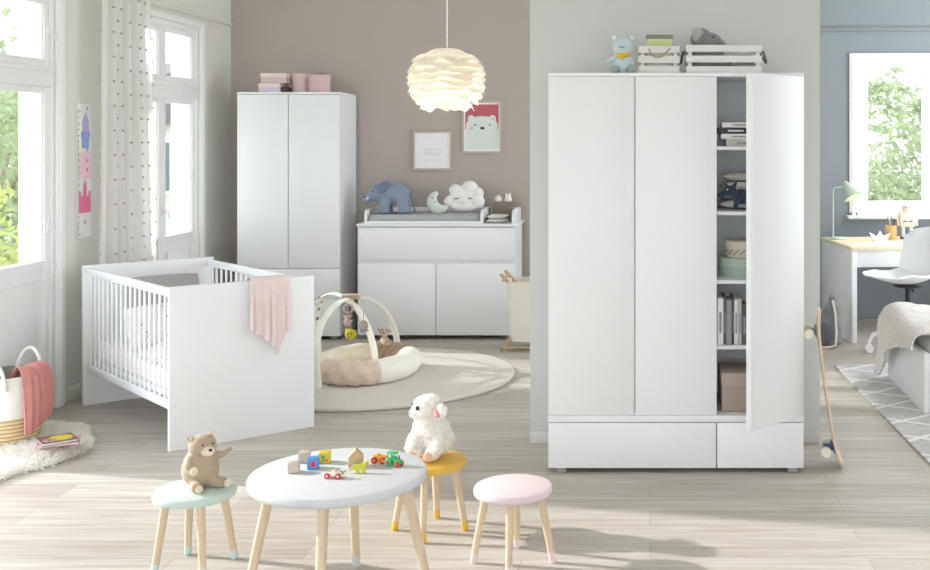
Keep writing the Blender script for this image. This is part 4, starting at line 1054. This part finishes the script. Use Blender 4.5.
M['crate'] = mat('whitewashed_wood', rgb(228, 228, 224), .7, var=.08, vs=7, stretch=(1, 6, 6))
def crate(label, x0, x1, Yf, dep, rows, hb, gap, rope):
    a, c = at(x0, 0, Yf).x, at(x1, 0, Yf).x; W2 = (c-a)/2; o = thing('wooden_crate', label, 'crate', ((a+c)/2, Yf, ZT), 0, 'slatted crates on the big wardrobe')
    H = rows*hb+(rows-1)*gap; t = .011
    for k in range(rows):
        z0 = .004+k*(hb+gap)
        MB().box((-W2, 0, z0), (W2, t, z0+hb), M['crate'], .002).build('front_slat', o); MB().box((-W2, dep-t, z0), (W2, dep, z0+hb), M['crate'], .002).build('back_slat', o)
        for s_ in (-1, 1): MB().box((s_*W2-(t if s_ > 0 else 0), t+.0005, z0), (s_*W2+(0 if s_ > 0 else t), dep-t-.0005, z0+hb), M['crate'], .002).build('side_slat', o)
    for x in (-W2+t, W2-t-.02):
        for y in (t, dep-t-.02): MB().box((x, y, 0), (x+.02, y+.02, H), M['crate'], .002).build('corner_post', o)
    MB().box((-W2+t, t, .004), (W2-t, dep-t, .012), M['crate']).build('bottom_board', o)
    return o, W2, H, dep
M['ropem'] = mat('jute_rope', rgb(176, 160, 134), .9, bump=.6, bs=120); M['lea'] = mat('dark_strap', rgb(92, 88, 84), .7)
o, W2, H, dp = crate('smaller whitewashed crate with a front rope handle beside the pale blue bear', 638.5, 679.5, 5.6, .15, 3, .036, .015, 1)
MB().tube([(-.05, -.006, H-.012), (-.045, -.02, H-.035), (-.015, -.026, H-.056), (.015, -.026, H-.052), (.045, -.02, H-.025), (.055, -.006, H-.01)], .004, M['ropem'], 8).build('rope_handle', o)
q = thing('storage_tin', 'green-grey box with a printed front standing in the smaller crate', 'box', (o.location.x+.003, 5.638, ZT+.0125))
cm('tin', 214, 214, 196, .5); cm('tin_lid', 128, 130, 112, .5); cm('tin_print', 200, 206, 128, .5)
MB().box((-.066, 0, 0), (.066, .08, .178), M['tin'], .004).build('body', q); MB().box((-.069, -.003, .168), (.069, .083, .19), M['tin_lid'], .004).build('lid', q); MB().box((-.058, -.001, .135), (.058, .001, .16), M['tin_print']).build('printed_front', q)
o, W2, H, dp = crate('larger whitewashed crate with dark side handles holding a grey plush', 686, 762, 5.6, .26, 3, .035, .019, 1)
for s_ in (-1, 1): MB().tube([(s_*(W2+.001), .05, H-.03), (s_*(W2+.012), .05, H-.028), (s_*(W2+(.032 if s_ > 0 else .022)), .09, H-.075), (s_*(W2+(.034 if s_ > 0 else .022)), .13, H-.08), (s_*(W2+.012), .2, H-.028), (s_*(W2+.001), .2, H-.03)], .006, M['lea'], 8).build('strap_handle', o)
plush('grey_plush', 136, 132, 134, .35, 80); plush('grey_plush_light', 176, 172, 172, .35, 80)
q = thing('plush_elephant', 'grey plush elephant lying in the larger crate with its head above the rim', 'plush toy', (at(708, 0, 5.72).x, 5.735, ZT+.0125), 0)
blob('body', [('e', (.0, 0, .10), (.085, .07, .09)), ('e', (-.035, -.01, .175), (.058, .055, .06)), ('e', (.012, -.01, .165), (.06, .05, .045)), ('t', [(.04, -.02, .165), (.075, -.025, .145), (.10, -.025, .128)], [.03, .02, .012]), ('e', (.06, 0, .05), (.07, .06, .045)), ('e', (-.025, 0, .05), (.07, .06, .045))], M['grey_plush'], q, .006, 4)
blob('ear', [('e', (-.055, -.052, .195), (.034, .012, .042), ry(-12))], M['grey_plush_light'], q, .006, 3)
MB().ell((.026, -.058, .182), .005, M['black'], None, 8, 6).build('eye', q)
o2 = cushion('folded_blanket', .12, .15, .05, M['greylin'], 'dark grey folded blanket lying in the larger crate beside the grey plush', 'blanket', (o.location.x+.115, 5.665, ZT+.045), 0, 0, n=14); o2.rotation_euler = (-PI/2, 0, 0); o2.location.y = 5.66

# ---------------------------------------------------------------- skateboard against the wardrobe
SK = thing('skateboard', 'wooden skateboard with white wheels leaning upright against the side of the big wardrobe', 'skateboard', (0, 0, 0))
deckm = mat('deck_maple', rgb(232, 206, 186), .5, var=.1, vs=5); edge = mat('deck_underside', rgb(196, 150, 132), .55)
# centre line of the deck in the x-z plane, bottom to top
cl_ = [at(838.5, 466, 5.6), at(835, 458, 5.6), at(831.5, 448, 5.6), at(828, 430, 5.6), at(822.5, 395, 5.6), at(818, 362, 5.6), at(815.5, 342, 5.6), at(814.2, 328, 5.6), at(814.5, 317, 5.6), at(815.3, 309, 5.6)]
N = 40; P = []
for i in range(N+1):
    f = i/N*(len(cl_)-1); k = min(len(cl_)-2, int(f)); P.append(cl_[k].lerp(cl_[k+1], f-k))
for _ in range(2): P = [P[0]]+[(P[i-1]+P[i]*2+P[i+1])/4 for i in range(1, N)]+[P[-1]]
dz0 = min(p.z for p in P)
ysk = 5.62; WD = Vector((math.sin(math.radians(6)), math.cos(math.radians(6)), 0))
for p in P: p.x += .018
rings = []
for i, p in enumerate(P):
    t = (P[min(N, i+1)]-P[max(0, i-1)]); t.y = 0; t.normalize(); nn = Vector((t.z, 0, -t.x))
    e = min(i, N-i)/N; hw = .10*math.sqrt(max(.03, 1-max(0, 1-e/.12)**2)); c = Vector((p.x, ysk, p.z-dz0+.006))
    rings.append([c+WD*(a*hw)+nn*(o_*.0055+.006*abs(a)**3) for a, o_ in [(-1, -1), (-.6, -1), (0, -1), (.6, -1), (1, -1), (1, 1), (.6, 1), (0, 1), (-.6, 1), (-1, 1)]])
MB().rings(rings, deckm).build('deck', SK, 30)
wheel_m = mat('wheel_urethane', rgb(232, 226, 208), .5); blue_m = mat('truck_blue', rgb(70, 84, 130), .4)
for (i, tm) in ((9, blue_m), (30, M['metal'])):
    p = P[i]; t = (P[i+1]-P[i-1]).normalized(); nn = Vector((-t.z, 0, t.x)); c = Vector((p.x, ysk, p.z-dz0+.006))
    tk = MB(); tk.tube([c+nn*.006, c+nn*.05], [.022, .012], tm, 12); tk.tube([c+nn*.048+WD*-.065, c+nn*.048+WD*.065], [.009, .009], tm, 10)
    tk.box((-.03, -.026, -.003), (.03, .026, .003), tm, .001, tr(*(c+nn*.0095)) @ Matrix(((t.x, 0, nn.x, 0), (0, 1, 0, 0), (t.z, 0, nn.z, 0), (0, 0, 0, 1))))
    truck = tk.build('truck', SK)
    for s_ in (-1, 1):
        a = c+nn*.048+WD*(s_*.068); d_ = WD*s_
        wl = MB().tube([a, a+d_*.004, a+d_*.028, a+d_*.032], [.022, .0265, .0265, .022], wheel_m, 20).build('wheel', truck)
        MB().tube([a+d_*.0325, a+d_*.034], [.009, .008], M['metal'], 12).build('bearing', wl) if False else None

# ---------------------------------------------------------------- blue room
M['rugdia'] = lines_rug_mat(rgb(214, 213, 211), rgb(236, 235, 232))
o = MB().box((-.85, -1.27, .001), (.85, 1.27, .013), M['rugdia'], .003).build('diamond_rug'); o.location = (2.245, 6.86, 0); o.rotation_euler = (0, 0, math.radians(1.8)); tag(o, 'grey rug with white diamond lines beside the bed', 'rug')
# bed
bd = thing('child_bed', 'white child bed with an open storage front on the diamond rug', 'bed', (1.655, 6.64, .0135))
BL, BW, BH = 1.75, 1.02, .36
MB().box((0, 0, 0), (.035, BW, BH), WH, .004).build('footboard', bd)
MB().box((BL, 0, 0), (BL+.035, BW, .75), WH, .004).build('headboard', bd)
MB().box((.0355, 0, BH-.11), (BL-.0005, .03, BH), WH, .003).build('side_rail', bd); MB().box((.0355, BW-.03, BH-.11), (BL-.0005, BW, BH), WH, .003).build('side_rail', bd)
MB().box((.0355, .03, BH-.10), (BL-.0005, BW-.03, BH-.07), WH).build('bed_base', bd)
MB().box((.09, .02, .02), (.11, .95, BH-.115), WH).box((.11, .5, .02), (BL-.02, .51, BH-.115), M['cab_in']).build('storage_panel', bd)
MB().box((.16, .045, .03), (.9, .06, .2), M['greylin'], .004).box((.16, .06, .03), (.9, .45, .045), M['greylin']).build('drawer', bd)
MB().tube([(.45, .044, .15), (.5, .03, .15), (.56, .03, .15), (.61, .044, .15)], .006, M['metal'], 8).build('drawer_handle', bd)
cm('bed_grey', 206, 204, 204, .9)
mt2 = MB().box((1.70, 6.675, .306), (3.39, 7.62, .45), M['bed_grey'], .05, seg=4).build('bed_mattress'); tag(mt2, 'light grey mattress on the child bed', 'mattress')
M['stripebl'] = stripe_mat('crinkled_grey_stripe', rgb(214, 207, 201), rgb(234, 229, 224), 16, 'DIAGONAL', 4.5, lo=.1, hi=.9)
def bed_bl(u, v):                           # u from the bed middle to the hanging hem, v from the near to the far side
    hang_ = .03+.40*v**1.2; top = .95; s_ = u*(top+.06+hang_)
    y = 6.70+v*1.0
    bump_ = .02*noise.noise(Vector((s_*5, y*4, 0)))+.008*noise.noise(Vector((s_*17, y*13, 5)))
    hz = .462+.075*math.sin(PI*min(1, max(0, (v*1.06-.02))))**.5
    hz += .02*math.sin(v*7+s_*3)
    if s_ < top: return Vector((2.60-s_, y, hz+bump_))
    if s_ < top+.06:
        a = (s_-top)/.06*PI/2; return Vector((1.65-.045*math.sin(a), y, hz-.05*(1-math.cos(a))+bump_))
    d_ = s_-top-.06
    return Vector((1.605-.035*d_-.02*math.sin(v*11+d_*6)*min(1, d_*6)-abs(bump_), y+.05*d_, max(.03, hz-.05-d_)))
o = MB().grid(bed_bl, 60, 40, M['stripebl'], .012).build('blanket', None, 70); tag(o, 'crinkled grey and white striped blanket draped over the child bed', 'blanket')
# desk
M['desk_top'] = mat('desk_maple_top', rgb(242, 226, 196), .45, var=.06, vs=5, stretch=(1, 9, 9))
DX, DY, DH = 1.65, 9.0, .789
dk = thing('desk', 'white desk with a pale wood top under the blue room window', 'desk', (DX, DY, 0), 6.5)
MB().box((-.005, -.012, DH-.028), (1.60, .92, DH), M['desk_top'], .003).build('desktop', dk)
MB().box((0, 0, 0), (.045, .91, DH-.029), WH, .002).build('side_panel', dk); MB().box((1.55, 0, 0), (1.595, .91, DH-.029), WH, .002).build('side_panel', dk)
MB().box((.046, .02, DH-.17), (1.549, .04, DH-.03), WH, .002).build('drawer_front', dk); MB().box((.046, .87, DH-.16), (1.549, .89, DH-.03), WH).build('back_panel', dk)
# desk lamp
M['sagelamp'] = mat('sage_lamp_metal', rgb(190, 204, 188), .4)
LY = 9.70; ba = at(839, 0, LY); lp = thing('desk_lamp', 'lit sage green desk lamp with a curved neck on the desk', 'lamp', (ba.x, LY, DH+.001))
MB().lathe([(0, 0), (.085, 0), (.088, .008), (.08, .016), (.02, .02), (0, .02)], M['sagelamp'], 32).build('base', lp)
def lx(p): return at(p, 0, LY).x-ba.x
def lz(y): return CZ-(y-140)/1100*LY-DH
MB().tube([(lx(833), 0, .015), (lx(833), 0, lz(192))]+[(lx(833)+.03-.03*math.cos(a), 0, lz(192)+.04*math.sin(a)) for a in (.5, 1.0, 1.57)]+[(lx(846), 0, lz(187))], .006, M['sagelamp'], 10).build('neck', lp)
a, c = Vector((lx(846), 0, lz(184.5))), Vector((lx(853.5), 0, lz(199))); ax = (c-a).normalized(); ax = (ax+Vector((0, -.35, 0))).normalized()
a = a-ax*.01
shd = MB().tube([a-ax*.02, a, a+ax*.03, a+ax*.08, a+ax*.14, a+ax*.14, a+ax*.075, a+ax*.03], [.012, .024, .038, .064, .088, .085, .060, .034], M['sagelamp'], 28).build('shade', lp)
MB().tube([a-ax*.018, a-ax*.05-Vector((.0, 0, -.01))], [.006, .004], mat('copper', rgb(196, 120, 100), .35), 10).build('finial', shd)
glow = mat('desk_bulb_glow', (1, .86, .62, 1), .5, emit=(1, .84, .58, 1), es=30)
MB().ell(tuple(a+ax*.092), .03, glow, None, 16, 12).build('bulb', lp)
L = bpy.data.lights.new('desk_lamp_light', 'SPOT'); L.energy = 22; L.color = (1, .82, .56); L.spot_size = math.radians(125); L.spot_blend = .5; L.shadow_soft_size = .03
lo = bpy.data.objects.new('desk_lamp_light', L); col.objects.link(lo); lo.parent = lp; lo.location = a+ax*.13; lo.rotation_euler = ax.to_track_quat('-Z', 'Y').to_euler()
# things on the desk
q = at(880, 0, 9.58); o = thing('paper_boat', 'folded white paper boat on the desk in front of the pencil cup', 'paper boat', (q.x, 9.58, DH+.001), 12)
MB().prism([(-.062, .0), (.062, .0), (.10, .065), (.03, .035), (.0, .085), (-.03, .035), (-.10, .075)], -.006, .006, M['paper'], None).box((-.062, -.028, 0), (.062, .028, .012), M['paper']).build('hull', o)
o2 = MB().box((-.09, -.06, 0), (.13, .06, .004), M['paper']).build('paper_sheet'); o2.location = (q.x-.02, 9.35, DH+.0005); tag(o2, 'flat sheet of paper lying on the desk in front of the paper boat', 'paper')
q = at(891, 0, 9.72); o = thing('pencil_cup', 'wooden pencil cup on the desk beside the wooden robot', 'cup', (q.x, 9.72, DH+.001)); M['cupw'] = mat('honey_wood', rgb(222, 180, 116), .5, var=.1, vs=6)
MB().lathe([(0, 0), (.048, 0), (.05, .004), (.05, .12), (.044, .12), (.044, .01), (0, .01)], M['cupw'], 32).build('body', o)
for k, (dx_, dy_, h, c_) in enumerate(((-.02, 0, .19, 'book_dark'), (.0, .015, .21, 'sage'), (.018, -.01, .18, 'black'), (.01, .02, .2, 'book_dark'), (-.012, -.018, .17, 'sage'))):
    pe = MB().tube([(dx_*.5, dy_*.5, .012), (dx_*1.5, dy_*1.5, h)], .004, M[c_], 8).tube([(dx_*1.5, dy_*1.5, h), (dx_*1.56, dy_*1.56, h+.012)], [.004, .0008], M['maple'], 8).build('pencil')
    pe.location = o.location; tag(pe, ['dark grey pencil leaning left in the wooden cup', 'tallest sage pencil in the wooden cup', 'black pencil leaning right in the wooden cup', 'dark pencil at the back of the wooden cup', 'short sage pencil at the front left of the wooden cup'][k], 'pencil', 'pencils in the wooden cup')
q = at(907, 0, 9.72); o = thing('wooden_robot', 'pale wooden toy robot standing on the desk', 'toy robot', (q.x, 9.72, DH+.001)); mp_ = mat('robot_wood', rgb(232, 222, 204), .6, var=.08, vs=6)
MB().box((-.065, -.04, .11), (.065, .04, .245), mp_, .006).build('body', o)
MB().lathe([(0, .247), (.04, .247), (.044, .26), (.04, .295), (.02, .31), (0, .312)], mp_, 24).build('head', o)
for x in (-.035, .035):
    MB().tube([(x, 0, .008), (x, 0, .112)], .017, M['tablew'], 14).build('leg', o); MB().box((x-.024, -.04, 0), (x+.024, .03, .02), M['book_dark'], .004).build('foot', o)
for s_ in (-1, 1): MB().tube([(s_*.067, 0, .225), (s_*.082, -.005, .18), (s_*.082, -.02, .12)], [.012, .012, .01], mp_, 10).build('arm', o)
b = MB()
for x in (-.028, .024): b.box((x-.018, -.0415, .152), (x+.018, -.0395, .164), M['book_dark'])
b.build('chest_buttons', o)
for x in (-.016, .016): MB().ell((x, -.041, .278), .006, M['dark'], None, 10, 8).build('eye', o)
# desk chair
CHX, CHY = at(908, 0, 8.60).x, 8.60
ch = thing('swivel_chair', 'white shell swivel chair on a castored star base in front of the desk', 'chair', (CHX, CHY, 0), -62)
prof = [(-.30, .60), (-.27, .585), (-.2, .565), (-.1, .545), (.0, .54), (.09, .555), (.15, .60), (.185, .67), (.205, .78), (.225, .89), (.245, .975)]
def shell(u, v):
    f = u*(len(prof)-1); k = min(len(prof)-2, int(f)); t = f-k
    y = prof[k][0]*(1-t)+prof[k+1][0]*t; z = prof[k][1]*(1-t)+prof[k+1][1]*t
    a = 2*v-1; hw = .225*(1-.12*max(0, (u-.55))/.45)
    if u < .12: hw *= (1-(1-u/.12)**2*.35)
    if u > .88: hw *= (1-((u-.88)/.12)**2*.3)
    back = min(1, max(0, (u-.5)/.2)); w2 = a*a
    z += (.075*w2)*(1-back)*min(1, u*4); y -= .085*w2*back
    if u > .93: z -= .03*w2
    return Vector((a*hw, y, z))
sb = MB().grid(shell, 40, 24, WH, .011); sb.build('seat_shell', ch, 60)
for s_ in (-.93, .93): pass
MB().lathe([(0, .505), (.10, .515), (.12, .528), (0, .53)], M['black'], 24).build('seat_plate', ch)
MB().tube([(0, 0, .20), (0, 0, .36)], .034, M['black'], 18).tube([(0, 0, .36), (0, 0, .515)], .022, M['black'], 16).build('gas_column', ch)
MB().tube([(-.02, .03, .50), (-.10, .12, .485), (-.11, .15, .465)], [.008, .008, .014], M['black'], 8).build('height_lever', ch)
MB().lathe([(0, .13), (.05, .13), (.055, .16), (.04, .21), (0, .212)], WH, 24).build('hub', ch)
for k in range(5):
    q = math.radians(22+72*k); c, s_ = math.cos(q), math.sin(q)
    lg = MB().tube([(c*.03, s_*.03, .165), (c*.15, s_*.15, .168), (c*.27, s_*.27, .14), (c*.30, s_*.30, .085)], [.026, .022, .018, .014], WH, 12).build('leg', ch)
    for o_ in (-.02, .02):
        cc = Vector((c*.30-s_*o_, s_*.30+c*o_, .032))
        MB().tube([cc-Vector((-s_, c, 0))*.011, cc+Vector((-s_, c, 0))*.011], .032, WH, 18).build('caster', lg)
    MB().tube([(c*.30, s_*.30, .09), (c*.30, s_*.30, .036)], .012, WH, 10).build('caster_stem', lg)
# backpack with a pale cord against the desk side
plush('pack_grey', 132, 132, 138, .3, 60, .12); plush('pack_dark', 106, 107, 116, .3, 60, .1); plush('cord_pale', 226, 216, 200)
q = ground(832, 345); o = thing('backpack', 'slate grey cloth backpack standing on the floor against the desk side', 'backpack', (1.455, 8.88, 0), -58)
blob('body', [('e', (0, 0, .13), (.11, .075, .13)), ('e', (0, .01, .25), (.08, .055, .12)), ('e', (0, .02, .36), (.035, .03, .05)), ('e', (0, 0, .045), (.115, .075, .044))], M['pack_grey'], o, .01, 4, lump=.008, lfreq=16)
blob('front_pocket', [('e', (0, -.068, .11), (.085, .03, .085)), ('e', (0, -.07, .06), (.08, .03, .055))], M['pack_dark'], o, .008, 4)
MB().tube([(-.05, .06, .38), (-.075, .085, .25), (-.07, .085, .1), (-.06, .07, .03)], .011, M['pack_dark'], 8).build('strap', o)
MB().tube([(.03, .0, .37), (.095, -.03, .28), (.12, -.04, .12), (.122, -.05, .03), (.09, -.11, .012), (-.02, -.14, .012), (-.10, -.11, .012), (-.12, -.06, .012)], .010, M['cord_pale'], 8).build('drawcord', o)

# ---------------------------------------------------------------- outside the windows
GZ = -3.2
slab('ground_outside', (-45, -5, GZ-.1), (-3.9, 45, GZ), mat('lawn', rgb(150, 160, 110), .95, var=.3, vs=2))
slab('ground_beyond', (-3.9, 10.5, GZ-.1), (30, 45, GZ), mat('lawn_beyond', rgb(150, 160, 110), .95, var=.3, vs=2))
def leafm(n, a, b_): return mat(n, rgb(*a), .6, var=1, vs=1.6, c2=rgb(*b_), transl=.4, spec=.2)
M['leaf_a'] = leafm('leaf_pale_green', (158, 168, 134), (112, 126, 94)); M['leaf_b'] = leafm('leaf_yellow_green', (176, 182, 116), (132, 146, 82)); M['bark'] = mat('bark', rgb(130, 118, 104), .9, bump=.5)
def tree(label, c, r, h, m, n, ls, seed, cz):
    o = thing('garden_tree', label, 'tree', (c[0], c[1], GZ), 0, 'trees outside the windows'); rd = random.Random(seed)
    t = MB().tube([(0, 0, 0), (.05, 0, (cz-GZ)*.5), (-.04, .03, cz-GZ)], [.14, .10, .05], M['bark'], 10)
    for k in range(7):
        q = k*2.4; z0 = (cz-GZ)*(.5+.06*k); t.tube([(0, 0, z0), (.45*r*math.cos(q), .45*r*math.sin(q), z0+.4*r), (.8*r*math.cos(q), .8*r*math.sin(q), z0+.6*r)], [.045, .03, .012], M['bark'], 7)
    t.build('trunk', o)
    b = MB(); fs = []; cl = [(Vector((rd.gauss(0, .5), rd.gauss(0, .5), rd.gauss(0, .5))), rd.uniform(.25, .5)) for _ in range(26)]
    for i in range(n):
        cc, cr_ = rd.choice(cl); d = Vector((rd.gauss(0, 1), rd.gauss(0, 1), rd.gauss(0, 1))).normalized()*rd.random()**.4*cr_
        p = cc+d
        if p.length > 1.15: p *= 1.1/p.length
        p = Vector((p.x*r, p.y*r, p.z*h+(cz-GZ)))
        u = Vector((rd.gauss(0, 1), rd.gauss(0, 1), rd.gauss(0, 1))).normalized(); w_ = u.orthogonal().normalized(); s_ = ls*rd.uniform(.6, 1.3)
        fs.append(b.bm.faces.new([b.bm.verts.new(x) for x in (p-u*s_, p+w_*s_*.45, p+u*s_, p-w_*s_*.45)]))
    b._set(fs, m); b.build('crown', o, 180, recalc=False); return o
tree('pale green tree seen through the upper panes of the near left window', (-9.3, 15.6), 1.7, 1.9, M['leaf_a'], 3000, .085, 1, 1.5)
tree('yellow-green bush seen low through the near left window', (-7.6, 13.2), 1.15, 1.15, M['leaf_b'], 2000, .07, 2, -.2)
tree('pale tree standing farther back behind the yellow-green bush', (-14.5, 23.5), 2.6, 3.0, M['leaf_a'], 1800, .14, 3, 1.6)
tree('unseen slim tall tree added outside the wall pier to shade the near left window', (-6.9, 7.12), .46, 2.4, M['leaf_a'], 4200, .12, 4, 2.9)  # out of view, added to block the sun at the near left window
tree('pale leafy tree filling the blue room window', (3.4, 15.6), 1.5, 1.55, M['leaf_a'], 2600, .085, 5, .75)
tree('second pale tree at the right of the blue room window', (5.7, 22.0), 1.7, 1.9, M['leaf_a'], 1800, .12, 6, 1.2)
hs = thing('house', 'white house with grey windows seen through the curtained window', 'house', (-12.6, 30.2, GZ), 66)
M['render'] = mat('house_render', rgb(180, 178, 174), .9); M['slate'] = mat('roof_slate', rgb(96, 94, 96), .8); M['hwin'] = mat('house_window_grey', rgb(80, 88, 96), .3)
MB().box((-4, 0, 0), (4, 6, 5.3), M['render']).build('wall', hs)
MB().prism([(-4.2, 5.3), (4.2, 5.3), (4.2, 5.4), (0, 7.0), (-4.2, 5.4)], -.2, 6.2, M['slate']).build('roof', hs)
for x in (-3, -1.2, .6, 2.4):
    for z in (.9, 3.5):
        f = MB().box((x-.5, -.05, z-.1), (x+.5, .0, z+1.4), M['paint']).build('window', hs); MB().box((x-.42, -.06, z), (x+.42, -.045, z+1.3), M['hwin']).build('pane', f)

# ---------------------------------------------------------------- light, sky, camera
wd = bpy.data.worlds.new('sky'); sc.world = wd; wd.use_nodes = True; nt = wd.node_tree; bg = nt.nodes['Background']
tc = nt.nodes.new('ShaderNodeTexCoord'); sp = nt.nodes.new('ShaderNodeSeparateXYZ'); rp = nt.nodes.new('ShaderNodeValToRGB')
nt.links.new(tc.outputs['Generated'], sp.inputs[0]); nt.links.new(sp.outputs['Z'], rp.inputs[0]); nt.links.new(rp.outputs[0], bg.inputs[0])
rp.color_ramp.elements[0].position = 0; rp.color_ramp.elements[0].color = (.92, .96, 1.03, 1); rp.color_ramp.elements[1].position = 1; rp.color_ramp.elements[1].color = (.86, .93, 1.03, 1)
bg.inputs[1].default_value = SKY
S = bpy.data.lights.new('sun', 'SUN'); S.energy = SUN; S.angle = math.radians(1.2); S.color = (1, .975, .94)
so = bpy.data.objects.new('sun', S); col.objects.link(so); so.location = (-8, 6, 6)
so.rotation_euler = Vector((1.095, -.22, -.53)).to_track_quat('-Z', 'Y').to_euler()
cd = bpy.data.cameras.new('camera'); cam = bpy.data.objects.new('camera', cd); col.objects.link(cam); sc.camera = cam
cam.location = (0, 0, CZ); cam.rotation_euler = (PI/2, 0, 0); cd.sensor_width = 36; cd.sensor_fit = 'HORIZONTAL'
cd.lens = 36*FPX/930; cd.shift_x = (465-CX)/930; cd.shift_y = -(285-CY)/930; cd.clip_end = 200
sc.view_settings.view_transform = 'Standard'; sc.view_settings.look = 'None'; sc.view_settings.exposure = EXPO; sc.view_settings.gamma = 1; sc.view_settings.use_curve_mapping = False
sc.cycles.max_bounces = 10; sc.cycles.diffuse_bounces = 6; sc.cycles.transparent_max_bounces = 16; sc.cycles.sample_clamp_indirect = 6
sc.cycles.use_denoising = True
